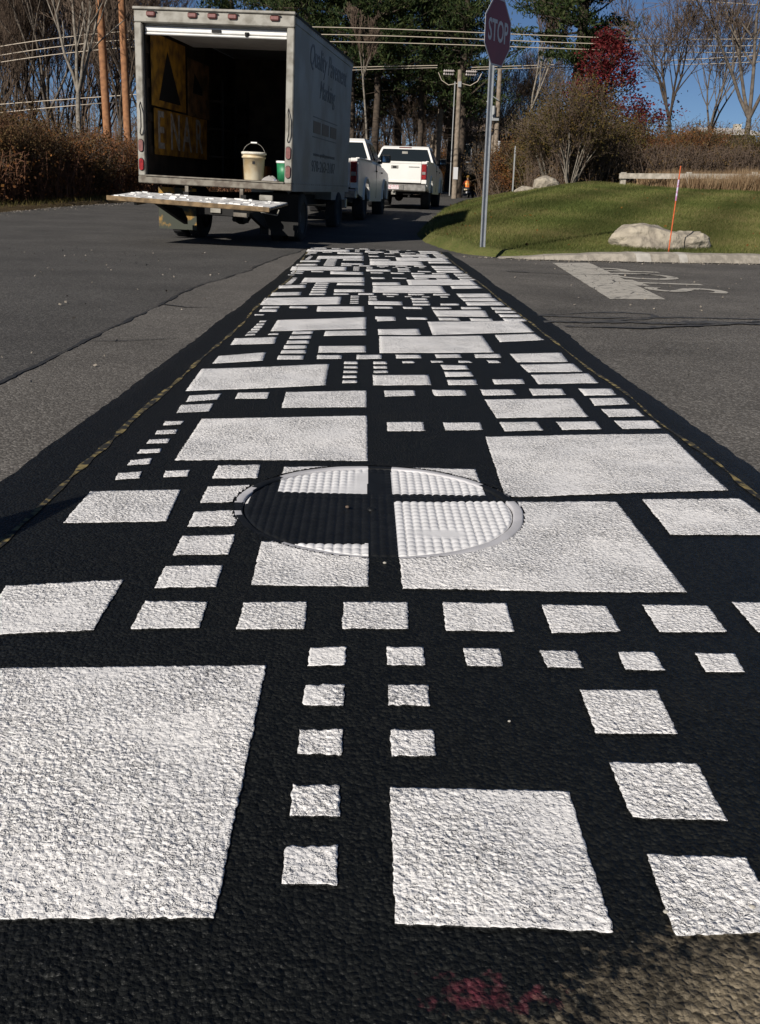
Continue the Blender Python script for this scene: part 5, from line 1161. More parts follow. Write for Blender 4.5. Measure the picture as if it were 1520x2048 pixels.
def segs_mesh(S, n=4):
    """S: (k,8) p0 p1 r0 r1 -> tubes"""
    S = np.asarray(S, float); P0, P1, R0, R1 = S[:, :3], S[:, 3:6], S[:, 6], S[:, 7]
    d = P1-P0; d /= np.linalg.norm(d, axis=1)[:, None]+1e-9
    a = np.where(np.abs(d[:, 2:3]) < .9, [[0, 0, 1.]], [[1., 0, 0]]); u = np.cross(d, a); u /= np.linalg.norm(u, axis=1)[:, None]; v = np.cross(d, u)
    t = np.arange(n)*2*np.pi/n
    ring = u[:, None, :]*np.cos(t)[None, :, None]+v[:, None, :]*np.sin(t)[None, :, None]
    V = np.concatenate([P0[:, None]+ring*R0[:, None, None], P1[:, None]+ring*R1[:, None, None]], 1).reshape(-1, 3)
    b = (np.arange(len(S))*2*n)[:, None]; i = np.arange(n)[None]; j = (i+1) % n
    F = np.stack([b+i, b+j, b+n+j, b+n+i], 2).reshape(-1, 4)
    return V, F
def quads_mesh(C, size, rng, asp=1.0, updir=None, droop=0.0):
    k = len(C); a = rng.normal(size=(k, 3))
    if updir is not None: a = a*updir[1]+np.asarray(updir[0])
    a /= np.linalg.norm(a, axis=1)[:, None]; b = np.cross(a, rng.normal(size=(k, 3))); b /= np.linalg.norm(b, axis=1)[:, None]
    s = size*rng.uniform(.6, 1.4, size=(k, 1)); u = a*s*.5; v = b*s*.5*asp
    V = np.stack([C-u-v*.3, C+v-u*.1, C+u, C-v-u*.1], 1).reshape(-1, 3)
    return V, np.arange(4*k).reshape(-1, 4)

def grow(rng, p, d, length, r, depth, out, tips, nb=3, spread=.55, up=.12, wig=.12, ns=4, taper=.62, shrink=.68, minr=.006):
    """recursive limb; out collects segments, tips collects fine ends"""
    pos = np.array(p, float); d = np.array(d, float); pts = [pos.copy()]; rr = [r]
    for s in range(ns):
        d = d+rng.normal(size=3)*wig; d[2] += up*.3; d /= np.linalg.norm(d)
        q = pos+d*length/ns; r1 = r*(1-(1-taper)*(s+1)/ns)
        out.append([*pos, *q, max(rr[-1], minr), max(r1, minr*.8)]); pos = q; pts.append(pos.copy()); rr.append(r1)
        if depth > 0 and (s >= 1 or depth < 3):
            for _ in range(nb if s == ns-1 else rng.integers(1, max(2, nb))):
                a = rng.normal(size=3); a -= a.dot(d)*d; a /= np.linalg.norm(a)
                nd = d*math.cos(spread)+a*math.sin(spread)*rng.uniform(.7, 1.3); nd[2] += up; nd /= np.linalg.norm(nd)
                grow(rng, pos, nd, length*shrink*rng.uniform(.7, 1.15), r1*.62, depth-1, out, tips, nb, spread, up, wig*1.15, max(2, ns-1), taper, shrink, minr)
    if depth == 0: tips.append(pos)

def finish_tree(name, segs, split_r, bark_m, twig_m, leaves=None, leaf_m=None, leaf_name='leaves'):
    """trunk = thick limbs, crown = twigs (+ leaves)"""
    S = np.array(segs); thick = S[:, 6] >= split_r
    root = empty(name)
    V, F = segs_mesh(S[thick], 7); link('trunk', np_mesh('trunk', V, F, bark_m, smooth=True), root)
    mats = [twig_m]; Vs = []; Fs = []; fm = []
    if (~thick).any():
        V, F = segs_mesh(S[~thick], 3)
        if leaves is None: link('crown', np_mesh('crown', V, F, twig_m), root); return root
        Vs.append(V); Fs.append(F); fm.append(np.zeros(len(F), int))
    else: V = np.zeros((0, 3)); 
    n0 = sum(len(v) for v in Vs); Vs.append(leaves[0]); Fs.append(leaves[1]+n0); fm.append(np.ones(len(leaves[1]), int))
    link('crown', np_mesh('crown', np.concatenate(Vs), np.concatenate(Fs), [twig_m, leaf_m], np.concatenate(fm)), root)
    return root

def bare_tree(seed, H=13, r=.16, trunk_frac=.35, nb=3, depth=4, spread=.5, up=.2, bark_m=None, twig_m=None, lean=(0, 0), minr=.010, lf=None, shrink=.66):
    rg = np.random.default_rng(seed); S = []; tips = []
    p = np.array([0, 0, -.3]); d = np.array([lean[0], lean[1], 1.0]); d /= np.linalg.norm(d); k = 6; rad = r
    for s in range(k):
        d = d+rg.normal(size=3)*.04; d /= np.linalg.norm(d); q = p+d*H*trunk_frac/k; r1 = r*(1-.3*(s+1)/k); S.append([*p, *q, rad, r1]); p = q; rad = r1
    L0 = H*(1-trunk_frac)*.42
    for _ in range(2 if nb < 3 else 3):
        a = rg.normal(size=3); a[2] = 0; a /= np.linalg.norm(a); nd = d*math.cos(spread*.7)+a*math.sin(spread*.7)
        grow(rg, p, nd, L0*rg.uniform(.85, 1.15), rad*.72, depth, S, tips, nb, spread, up, .10, 4, .6, shrink, minr)
    grow(rg, p, d, L0*1.15, rad*.8, depth, S, tips, nb, spread, up, .08, 4, .6, shrink, minr)
    lv = None
    if lf:
        T_ = np.array(tips); C = np.repeat(T_, lf[1], 0)+rg.normal(size=(len(T_)*lf[1], 3))*lf[2]; lv = quads_mesh(C, lf[3], rg, .7)
    return finish_tree('bare_tree' if not lf else 'tree', S, max(r*.13, .02), bark_m or M_BARKG, twig_m or M_TWIG, lv, lf[0] if lf else None)

def pine(seed, H=19, r=.3, base=5.5, spreadr=4.0, dens=.85):
    rg = np.random.default_rng(seed); S = []; k = 12; p = np.array([0, 0, -.4]); pts = []
    for s in range(k):
        q = np.array([rg.normal()*.03, rg.normal()*.03, H*(s+1)/k]); S.append([*p, *q, r*(1-.85*s/k), r*(1-.85*(s+1)/k)]); p = q
    C = []; D = []
    z = base
    while z < H-.3:
        f = (z-base)/(H-base); L = spreadr*(1-f)**.75*(.75+.25*min(1, f*6))+.4
        for _ in range(rg.integers(4, 7)):
            if rg.random() < .12: continue
            az = rg.uniform(0, 2*np.pi); ln = L*rg.uniform(.55, 1.15); pp = np.array([0, 0, z+rg.uniform(-.25, .25)]); el = rg.uniform(-.1, .28)
            d = np.array([math.cos(az)*math.cos(el), math.sin(az)*math.cos(el), math.sin(el)]); ns = 6; rr = .05*(1-f)+.02
            for s in range(ns):
                d = d+rg.normal(size=3)*.09; d[2] += .035; d /= np.linalg.norm(d); q = pp+d*ln/ns; S.append([*pp, *q, rr*(1-s/ns*.8), rr*(1-(s+1)/ns*.8)]); 
                if s >= 1:
                    for _ in range(int(3*dens)+ (rg.random() < .5)):
                        side = np.cross(d, [0, 0, 1]); side /= np.linalg.norm(side)+1e-9
                        c = pp+(q-pp)*rg.random()+side*rg.uniform(-1, 1)*ln*.17+np.array([0, 0, rg.uniform(-.05, .28)])
                        S.append([*(pp+(q-pp)*.4), *c, .012, .006])
                        m_ = int(16*dens); C.append(c+rg.normal(size=(m_, 3))*np.array([.26, .26, .13])); D.append(np.repeat((d*.5+[0, 0, .45])[None], m_, 0))
                pp = q
        z += rg.uniform(.42, .75)*(1-.3*f)
    # dead lower stubs
    for _ in range(14):
        z0 = rg.uniform(base*.4, base+.5); az = rg.uniform(0, 6.28); l = rg.uniform(.6, 2.2); S.append([0, 0, z0, l*math.cos(az), l*math.sin(az), z0+rg.uniform(-.3, .2), .022, .006])
    C = np.concatenate(C); D = np.concatenate(D)
    lv = quads_mesh(C, .27, rg, .28, (D, .55))
    return finish_tree('pine_tree', S, .045, M_BARKD, M_BARKD, lv, M_PINE)

def shrub(seed, H=2.4, stems=14, spread=.6, leaf=None, n_leaf=5, lsize=.07, tw=None, depth=2, minr=.007, name='shrub', lsp=.12, skip_low=.0, r0=.022):
    rg = np.random.default_rng(seed); S = []; tips = []
    for _ in range(stems):
        az = rg.uniform(0, 6.28); t = rg.uniform(.1, spread); p = np.array([math.cos(az)*.25*t, math.sin(az)*.25*t, -.05]); d = np.array([math.cos(az)*t, math.sin(az)*t, 1.0]); d /= np.linalg.norm(d)
        grow(rg, p, d, H*rg.uniform(.35, .6), r0, depth, S, tips, 3, .5, .12, .13, 4, .6, .62, minr)
    S = np.array(S); root = empty(name)
    V, F = segs_mesh(S, 3); link('stems', np_mesh('stems', V, F, tw or M_TWIG), root)
    if leaf:
        base = np.concatenate([np.array(tips), S[:, 3:6][S[:, 6] < r0*.6]]); C = np.repeat(base, n_leaf, 0)+rg.normal(size=(len(base)*n_leaf, 3))*lsp
        C = C[C[:, 2] > skip_low]
        V, F = quads_mesh(C, lsize, rg, .75); link('leaves', np_mesh('leaves', V, F, leaf), root)
    return root

prnd = random.Random(11)
def at_px(px, Y): return (px-734)/1989.*Y
def place(proto_list, specs, label, cat, group, used):
    """specs: x, y, scale, z offset; first use of a prototype moves the prototype itself"""
    for (x, y, s, dz) in specs:
        k = prnd.randrange(len(proto_list)); o = proto_list[k]
        if k in used: o = copy_tree(o)
        used.add(k)
        o.location = (x, y, gz1(x, y)+dz-.05); o.rotation_euler = (0, 0, prnd.uniform(0, 6.28)); o.scale = (s*prnd.uniform(.9, 1.1), s*prnd.uniform(.9, 1.1), s)
        tag(o, label, cat, group)
def cleanup(protos, used):
    for k, o in enumerate(protos):
        if k not in used:
            for c in list(o.children): bpy.data.objects.remove(c)
            bpy.data.objects.remove(o)

# --- left wood: bare grey trees on the bank
bt = [bare_tree(s, H=11+s % 3*1.5, r=.10+.02*(s % 3), trunk_frac=.25, depth=4, nb=3, spread=.46, up=.2, shrink=.62, bark_m=[M_BARKG, M_BARKD, M_BARKD, M_TWIG][s % 4], minr=.009) for s in range(1, 7)]
used = set(); sp = []
for i in range(27):
    px = -90+ i*15+prnd.uniform(-8, 8); Y = prnd.choice([49, 53, 58, 64, 72] if px > 150 else [53, 57, 62, 68, 76])+prnd.uniform(-2, 2); sp.append((at_px(px, Y), Y, prnd.uniform(.75, 1.1), 0))
place(bt, sp, 'bare grey tree in the wood beyond the left verge', 'tree', 'bare trees of the wood on the left', used)
sp = []
for px in (560, 600, 640, 668, 700, 716, 742, 770, 790, 812, 830, 856, 880, 902, 930, 955, 982, 1005, 1030, 1050, 1078, 1100):
    Y = prnd.choice([66, 74, 82, 92])+prnd.uniform(-3, 3); sp.append((at_px(px, Y), Y, prnd.uniform(.55, .9), 0))
place(bt, sp, 'slender bare tree among the pines beyond the pickups', 'tree', 'slender bare trees under the pines', used)
cleanup(bt, used)

# --- pines
pn = [pine(21, 20, .30, 6.0, 4.2), pine(22, 18, .26, 7.0, 3.6), pine(23, 21, .33, 5.4, 4.6)]
used = set(); sp = []
for px, Y in ((560, 70), (612, 64), (655, 72), (700, 66), (748, 62), (790, 74), (835, 64), (872, 70), (915, 63), (730, 86), (895, 86), (470, 80)):
    sp.append((at_px(px, Y), Y, prnd.uniform(.9, 1.1), 0))
place(pn, sp, 'tall dark pine in the stand behind the pickups', 'pine tree', 'pines behind the pickups', used); cleanup(pn, used)
bp_ = pine(31, 19, .42, 6.3, 4.1, 1.15); x = at_px(1135, 55); bp_.location = (x, 55, gz1(x, 55)-.1); tag(bp_, 'big solitary pine with a thick trunk between the stop sign and the red tree', 'pine tree')

# --- red tree
def red_tree():
    rg = np.random.default_rng(41); S = []; tips = []; p = np.array([0, 0, -.3])
    for s in range(9):
        q = np.array([.05*rg.normal()+.02*s, .05*rg.normal(), .85*(s+1)]); S.append([*p, *q, .13-.011*s, .12-.011*s]); p = q
        if s >= 1:
            for _ in range(5):
                az = rg.uniform(0, 6.28); L = 3.1*(1-(s-2)/7.6)*rg.uniform(.6, 1.1)+.2; d = np.array([math.cos(az), math.sin(az), .75]); d /= np.linalg.norm(d)
                grow(rg, q, d, L*.6, .035, 2, S, tips, 3, .55, .1, .13, 3, .6, .62, .008)
    T_ = np.array(tips); T_ = T_[rg.random(len(T_)) < .8]; C = np.repeat(T_, 12, 0)+rg.normal(size=(len(T_)*12, 3))*.2; C = C[C[:, 2] > 1.6]
    return finish_tree('red_leaved_tree', S, .03, M_BARKG, M_TWIG, quads_mesh(C, .125, rg, .8), M_REDLEAF)
rt = red_tree(); x = at_px(1200, 47); rt.location = (x, 48, gz1(x, 48)-.1); rt.scale = (.98, .98, .80); tag(rt, 'small pointed tree with crimson leaves right of the big pine', 'tree')

# --- right: large bare trees against the sky
def sky_tree(seed, px, Y, H, r, lab, **kw):
    o = bare_tree(seed, H=H, r=r, depth=4, nb=3, shrink=.64, **kw); x = at_px(px, Y); o.location = (x, Y, gz1(x, Y)-.1); tag(o, lab, 'tree'); return o
sky_tree(51, 1330, 47, 9.0, .13, 'gnarled bare tree with broken upright limbs left of centre in the open sky', spread=.62, trunk_frac=.36, up=.16, bark_m=M_BARKD, minr=.009)
sky_tree(54, 1482, 44, 12.0, .16, 'tall bare tree forking low above the dry reeds at the right', spread=.62, trunk_frac=.27, up=.16, bark_m=M_BARKG, minr=.009)
sky_tree(56, 1405, 60, 11, .13, 'thin bare tree between the gnarled one and the tall forked one', spread=.5, trunk_frac=.3, up=.22, bark_m=M_BARKG, minr=.012)
sky_tree(57, 1042, 62, 13, .11, 'pale slender bare tree just right of the stop sign', spread=.35, trunk_frac=.4, up=.3, bark_m=M_BARKP, minr=.012)
sky_tree(58, 738, 55, 9.5, .07, 'thin pale birch standing in front of the pines', spread=.3, trunk_frac=.7, up=.3, bark_m=M_BARKP, minr=.010)
sky_tree(59, 172, 40, 10.5, .13, 'pale forked tree standing left of the orange poles', spread=.45, trunk_frac=.36, up=.25, bark_m=M_BARKP, minr=.012)

# --- shrubs
sL = [shrub(60+k, 2.5, 16, .75, [M_RUSTLEAF, M_BROWNLEAF, M_BROWNLEAF, M_RUSTLEAF][k], 3, .065, [M_TWIGR, M_TWIG, M_TWIGR, M_TWIG][k]) for k in range(4)]
used = set(); sp = []
for i in range(46):
    Y = prnd.choice([24.5, 26.5, 29, 32, 36, 41]); e = float(np.interp(Y, [p[1] for p in LEFT_EDGE[:9]], [p[0] for p in LEFT_EDGE[:9]]))
    lo = -.42*Y; sp.append((prnd.uniform(lo, e-1.4), Y+prnd.uniform(-1, 1), prnd.uniform(.5, .85)*(1+.012*(Y-24)), 0))
place(sL, sp, 'leafless reddish shrub in the thicket along the left verge', 'shrub', 'shrubs of the left thicket', used)
sp = []
for i in range(34):
    Y = prnd.uniform(58, 84); px = prnd.uniform(500, 1060); e = float(np.interp(Y, [p[1] for p in LEFT_EDGE[5:]], [p[0] for p in LEFT_EDGE[5:]])); x = at_px(px, Y)
    if x < e-1 : sp.append((x, Y, prnd.uniform(.6, 1.0), 0))
for i in range(26):
    px = 560+i*20+prnd.uniform(-6, 6); Y = 100+prnd.uniform(0, 14); sp.append((at_px(px, Y), Y, prnd.uniform(1.2, 1.7), 0))
place(sL, sp, 'brown shrub at the foot of the pines beyond the pickups', 'shrub', 'shrubs under the pines', used); cleanup(sL, used)

sO = [shrub(70+k, 2.0, 15, .7, M_ORLEAF if k != 1 else M_OLIVE, 5, .085, M_TWIG) for k in range(3)]
used = set(); sp = [(at_px(px, Y), Y, s, 0) for px, Y, s in ((868, 92, .9), (905, 94, .9), (942, 93, .8), (975, 78, .8), (1008, 76, .9), (1035, 74, .9), (1062, 72, 1.0), (1088, 70, .9), (1000, 90, 1.1), (1050, 88, 1.2), (960, 100, 1.2))]
place(sO, sp, 'orange-leaved autumn shrub behind the utility poles', 'shrub', 'orange shrubs behind the utility poles', used); cleanup(sO, used)

def big_bush():
    rg = np.random.default_rng(81); S = []; tips = []
    for _ in range(17):
        az = rg.uniform(0, 6.28); t = rg.uniform(.1, .55); d = np.array([math.cos(az)*t, math.sin(az)*t, 1.]); d /= np.linalg.norm(d)
        grow(rg, [.2*math.cos(az)*t, .2*math.sin(az)*t, -.05], d, rg.uniform(1.5, 2.1), .024, 3, S, tips, 3, .48, .1, .10, 4, .6, .56, .007)
    S = np.array(S); root = empty('bush'); V, F = segs_mesh(S[S[:, 6] > .015], 6); link('stems', np_mesh('stems', V, F, M_BARKP, smooth=True), root)
    V, F = segs_mesh(S[S[:, 6] <= .015], 3); link('twigs', np_mesh('twigs', V, F, M_TWIG), root)
    T_ = np.array(tips); T_ = T_[T_[:, 2] > .9]; C = np.repeat(T_, 3, 0)+rg.normal(size=(len(T_)*3, 3))*.15; V, F = quads_mesh(C, .07, rg, .8); link('leaves', np_mesh('leaves', V, F, M_GOLD), root)
    return root
bb = big_bush(); x = at_px(1140, 37); bb.location = (x, 37, gz1(x, 37)-.05); bb.scale = (1.0, 1.0, .95); tag(bb, 'large golden olive bush with a fan of pale bare stems behind the boulders', 'bush')
b3 = copy_tree(bb); x = at_px(1095, 41); b3.location = (x, 41, gz1(x, 41)-.05); b3.rotation_euler = (0, 0, 2); b3.scale = (.9, .9, .85); tag(b3, 'second olive bush overlapping the left side of the large pale-stemmed one', 'bush')
sR = [shrub(90+k, 2.9, 17, .85, [M_BROWNLEAF, M_BROWNLEAF, M_OLIVE, M_RUSTLEAF][k], 3, .07, [M_TWIG, M_BARKD, M_TWIG, M_TWIGR][k]) for k in range(4)]
used = set(); sp = []
for i in range(46):
    px = 1190+prnd.uniform(0, 420); Y = prnd.choice([40.5, 43, 46, 50]); sp.append((at_px(px, Y), Y, prnd.uniform(.62, .95), 0))
for i in range(9): Y = 52; sp.append((at_px(1030+i*12, Y), Y+prnd.uniform(0, 6), prnd.uniform(.9, 1.2), 0))
place(sR, sp, 'dark brown leafless shrub in the thicket behind the wooden guard rail', 'shrub', 'shrubs behind the guard rail', used); cleanup(sR, used)

# --- stuff: understorey mass, far wood, reeds, grass
def twig_mass(name, boxes, n, rg, mt, lf, nl, lsize, hmax, kind='stuff', label=None, cat=None):
    Ss = []; C = []
    for (x0, x1, y0, y1, hm) in boxes:
        k = int(n); x = rg.uniform(x0, x1, k); y = rg.uniform(y0, y1, k); z = gz(x, y); ok = np.ones(k, bool)
        d, s = pdist(x, y, LEFT_EDGE); d2, s2 = pdist(x, y, LAWN_EDGE); ok = ((s > 0) & (d > 1.0)) | ((s2 > 0) & (y > 37))
        x, y, z = x[ok], y[ok], z[ok]; k = len(x)
        h = hm*rg.uniform(.25, 1, k); dx = rg.normal(size=k)*.28*h; dy = rg.normal(size=k)*.28*h
        P0 = np.stack([x, y, z-.05], 1); P1 = np.stack([x+dx, y+dy, z+h], 1); m_ = (P0+P1)/2+rg.normal(size=(k, 3))*.07
        r_ = rg.uniform(.006, .014, k)*(1+.012*y); Ss.append(np.c_[P0, m_, r_, r_*.8]); Ss.append(np.c_[m_, P1, r_*.8, r_*.4])
        for _ in range(2):
            t = rg.uniform(.3, .95, (k, 1)); a = m_+(P1-m_)*t; e = a+rg.normal(size=(k, 3))*.25*h[:, None]*.7; e[:, 2] = np.maximum(e[:, 2], z+.02); Ss.append(np.c_[a, e, r_*.5, r_*.3])
        C.append((P0+(P1-P0)*rg.uniform(.1, 1.0, (k, 1))).repeat(nl, 0)+rg.normal(size=(k*nl, 3))*.22)
    V, F = segs_mesh(np.concatenate(Ss), 3); C = np.concatenate(C); V2, F2 = quads_mesh(C, lsize, rg, .75)
    o = link(name, np_mesh(name, np.concatenate([V, V2]), np.concatenate([F, F2+len(V)]), [mt, lf], np.concatenate([np.zeros(len(F), int), np.ones(len(F2), int)])))
    return tag(o, label, cat, kind=kind)
rg = np.random.default_rng(5)
twig_mass('left_undergrowth', [(-16, -8.0, 21, 30, 1.2), (-20, -7, 30, 45, 1.7), (-24, -3, 42, 60, 2.2)], 5000, rg, M_TWIGR, M_RUSTLEAF, 4, .075, 1.6, label='rust-brown tangled undergrowth along the left verge', cat='undergrowth')
twig_mass('right_undergrowth', [(7.5, 17, 38, 42, 1.6), (8, 24, 40, 52, 2.0), (6, 30, 54, 66, 2.4)], 4200, rg, M_TWIG, M_BROWNLEAF, 4, .08, 1.6, label='dark brown tangled undergrowth behind the guard rail', cat='undergrowth')
twig_mass('far_undergrowth', [(-14, 22, 96, 122, 3.4), (-14, 1, 60, 90, 2.2)], 5000, rg, M_TWIG, M_BROWNLEAF, 3, .13, 2.5, label='brown scrub filling the ground under the far pines', cat='undergrowth')
def far_wood():
    rg = np.random.default_rng(17); S = []; k = 620
    for _ in range(k):
        Y = rg.uniform(104, 150); x = rg.uniform(-.46, .50)*Y; z = rz(Y)+.0; h = rg.uniform(6, 13)*(1.0 if x < 12 else .62); r_ = rg.uniform(.05, .16); lx = rg.normal()*.05
        S.append([x, Y, z-1, x+lx*h, Y, z+h, r_, r_*.35])
        for _ in range(14):
            t = rg.uniform(.25, 1); a = np.array([x+lx*h*t, Y, z+h*t]); e = a+np.array([rg.normal()*.9, rg.normal()*.5, rg.uniform(.3, 1.8)]); S.append([*a, *e, .035, .015])
            for _ in range(2): e2 = e+np.array([rg.normal()*.5, rg.normal()*.3, rg.uniform(0, .8)]); S.append([*((a+e)/2), *e2, .022, .012])
    V, F = segs_mesh(np.array(S), 3)
    return tag(link('far_wood', np_mesh('far_wood', V, F, M_TWIG)), 'far grey-brown bare wood closing the view beyond the road', 'wood', kind='stuff')
far_wood()

def blades(name, x, y, z, h, wd, rg, mt, lean=.35):
    k = len(x); az = rg.uniform(0, 6.28, k); P = np.stack([x, y, z], 1); sd = np.stack([np.cos(az), np.sin(az), az*0], 1)*wd[:, None]
    tip = P+np.stack([rg.normal(size=k)*lean*h, rg.normal(size=k)*lean*h, h], 1)
    V = np.stack([P-sd, P+sd, tip], 1).reshape(-1, 3)
    return link(name, np_mesh(name, V, np.arange(3*k).reshape(-1, 3), mt))
def lawn_pts(n, x0, x1, y0, y1, rg, dmin=.02):
    x = rg.uniform(x0, x1, n); y = rg.uniform(y0, y1, n); d, s = pdist(x, y, LAWN_EDGE)
    thin = np.clip(d/.75, .05, 1)**1.4; ok = (s > 0) & (d > dmin) & (rg.random(n) < thin); return x[ok], y[ok]
x1, y1 = lawn_pts(210000, .9, 9, 12.9, 19, rg); x2, y2 = lawn_pts(150000, .9, 13, 19, 28, rg); x3, y3 = lawn_pts(110000, 1.5, 20, 28, 40, rg)
x = np.concatenate([x1, x2, x3]); y = np.concatenate([y1, y2, y3]); h = rg.uniform(.025, .06, len(x))*np.interp(y, [13, 40], [1, 1.7]); wd = np.interp(y, [13, 40], [.0035, .010])*rg.uniform(.7, 1.3, len(x))
tag(blades('grass_blades', x, y, gz(x, y)-.005, h, wd, rg, M_BLADE, .45), 'short mown green grass covering the lawn', 'grass', kind='stuff')
k = 42000; x = rg.uniform(9.6, 22, k); y = rg.uniform(34.7, 39.0, k)
ok = (x > 10.0+rg.random(k)*1.2+np.where(y < 36, .5, 0)) & (rg.random(k) < np.where(y < 36, np.interp(x, [10, 12.5], [.25, .8]), 1))
x, y = x[ok], y[ok]; h = (.55+.35*vnoise(x*1.2, y*1.2))*rg.uniform(.55, 1.15, len(x))*np.interp(x, [10, 12, 15], [.65, .8, .95])
tag(blades('dry_reeds', x, y, gz(x, y)-.02, h, np.full(len(x), .013), rg, M_DRYGRASS, .22), 'tall pale dry reeds growing along the wooden guard rail', 'reeds', kind='stuff')
k = 9000; x = rg.uniform(-12.5, -7, k); y = rg.uniform(17, 32, k); d, s = pdist(x, y, LEFT_EDGE); ok = (s > 0) & (d > .1) & (d < 1.9); x, y = x[ok], y[ok]
tag(blades('verge_grass', x, y, gz(x, y)-.01, rg.uniform(.06, .16, len(x)), np.full(len(x), .008), rg, M_OLIVE, .5), 'sparse yellowing grass on the strip beside the left road edge', 'grass', kind='stuff')
# fallen leaves on lawn edge and verge
x, y = lawn_pts(900, .9, 12, 13, 34, rg, .03); d, s = pdist(x, y, LAWN_EDGE); ok = (rg.random(len(x)) < np.interp(d, [0, .4, 3], [1, .5, .12])); x, y = x[ok], y[ok]
V, F = quads_mesh(np.stack([x, y, gz(x, y)+.035], 1), .05, rg, .8, ((0, 0, .0), 1))
tag(link('fallen_leaves', np_mesh('fallen_leaves', V, F, M_ORLEAF)), 'scattered fallen leaves on the lawn', 'leaves', kind='stuff')

# loose grit washed against the left road edge and the kerb, and a few specks on the road
k = 1500; y = rg.uniform(15, 34, k); x = np.interp(y, [p[1] for p in LEFT_EDGE[:8]], [p[0] for p in LEFT_EDGE[:8]])+rg.exponential(.25, k)
x2 = rg.uniform(1.3, 9, 900); y2 = np.interp(x2, KP[:, 0], KP[:, 1])-rg.exponential(.10, 900)
x3 = rg.uniform(-6, 6, 500); y3 = rg.uniform(2, 12.5, 500); ok = (x3 < -1.15) | (x3 > 1.4)
x = np.concatenate([x, x2, x3[ok]]); y = np.concatenate([y, y2, y3[ok]])
V, F = quads_mesh(np.stack([x, y, rz(y)+.012], 1), .022, rg, .8)
V[:, 2] = np.maximum(V[:, 2], rz(V[:, 1])+.0075)
tag(link('road_grit', np_mesh('road_grit', V, F, mat('grit_stone', (.30,.26,.21), var=.6, vscale=3, coord='World'))), 'loose grit and leaf crumbs scattered along the road edges', 'grit', kind='stuff')

# ================================================================ poles, wires, fence, houses, rider
M_POLEO = bark('orange_brown_pole_wood', (.34,.17,.085), (.22,.11,.06)); M_POLEG = bark('weathered_pole_wood', (.27,.22,.17), (.16,.13,.10))
M_INS = mat('porcelain_insulator', (.42,.38,.36), rough=.3); M_METALG = mat('grey_equipment_metal', (.35,.36,.36), rough=.5, metal=.3)
M_WIRE = mat('aluminium_wire', (.50,.43,.34), rough=.5, metal=.2)
def pole(name, label, x, y, h, r, mt, lean=(0, 0), group=None):
    e = tag(empty(name, (x, y, gz1(x, y)-.1), rot=(R(lean[1]), R(lean[0]), 0)), label, 'utility pole', group)
    T(lambda b: [b.tube((0, 0, h*k/6), (0, 0, h*(k+1)/6), r*(1-.25*k/6), r*(1-.25*(k+1)/6), 12, caps=(k in (0, 5))) for k in range(6)], 'pole_shaft', mt, e)
    return e
pl = pole('utility_pole', 'left one of the two orange-brown wooden poles beside the truck', -11.55, 45, 12.5, .19, M_POLEO, (-.2, 0))
T(lambda b: b.tube((.05, 0, 7.6), (.42, 0, 9.2), .03), 'cross_brace', M_POLEG, pl)
pl = pole('utility_pole', 'right one of the two orange-brown wooden poles, next to the truck frame', -10.75, 45.3, 12.5, .18, M_POLEO, (.3, 0))
T(lambda b: b.tube((-.02, 0, 6.9), (-.42, 0, 9.2), .045), 'cross_brace', M_BARKD, pl)
c = pole('utility_pole', 'grey utility pole with dead-end insulators and a white tag, right of the white pickup', 5.03, 57, 7.2, .16, M_POLEG, (-.5, 0))
T(lambda b: b.box(-.13, .13, -.18, -.165, 1.5, 2.15), 'pole_tag', M_SWHITE, c)
T(lambda b: b.tube((-.28, -.02, .6), (-.25, -.02, 6.6), .03), 'riser_conduit', M_METALG, c)
for s in (-1, 1):
    for k_ in range(2):
        T(lambda b: b.lathe([(.02, -.3)]+[p for q in range(5) for p in ((.085, -.25+q*.12), (.03, -.2+q*.12))]+[(.02, .32)], 10, M=Matrix.Translation((s*.62, -.05+.12*k_, 7.12-.14*k_)) @ Matrix.Rotation(R(90), 4, 'Y')), 'insulator', M_INS, c)
    T(lambda b: b.path([(s*1.2, 0, 7.05), (s*1.0, 0, 6.65), (s*.6, 0, 6.42), (s*.2, 0, 6.5), (0, 0, 6.55)], .022), 'jumper_loop', M_WIRE, c)
T(lambda b: b.box(-.10, .10, -.22, -.12, 6.3, 6.6, bev=.02), 'junction_bracket', M_METALG, c)
c2 = pole('utility_pole', 'farther utility pole carrying grey equipment, just right of the stop sign post', 7.65, 60, 7.1, .17, M_POLEG, (-.8, 0))
T(lambda b: b.tube((-.34, 0, 0), (-.22, 0, 3.6), .11), 'stub_post', M_POLEG, c2)
T(lambda b: (b.box(-.5, .05, -.3, -.1, 4.3, 4.45), b.tube((-.28, -.2, 4.45), (-.28, -.2, 5.1), .12)), 'transformer', M_METALG, c2)
T(lambda b: b.box(.1, .22, -.2, -.1, 2.4, 3.2), 'meter_box', M_SWHITE, c2)
T(lambda b: b.path([(0, -.2, 5.4), (-.5, -.2, 5.7), (-.7, -.2, 5.3)], .03), 'service_loop', M_METALG, c2)
pole('wooden_post', 'thick leaning wooden post behind the white pickup, taller of the pair', at_px(868, 66), 66, 5.8, .22, M_POLEG, (2.0, 0))['category'] = 'post'
pole('wooden_post', 'shorter wooden post left of the taller one behind the white pickup', at_px(858, 70), 70, 4.4, .20, M_POLEG, (1.6, 0))['category'] = 'post'
sp_ = tag(empty('sign_post', (at_px(1026, 45), 45, gz1(at_px(1026, 45), 45)-.1), rot=(0, R(-.8), 0)), 'thin grey metal post standing alone left of the small boulders', 'post')
T(lambda b: b.box(-.03, .03, -.01, .01, 0, 2.1), 'post', M_METALG, sp_)

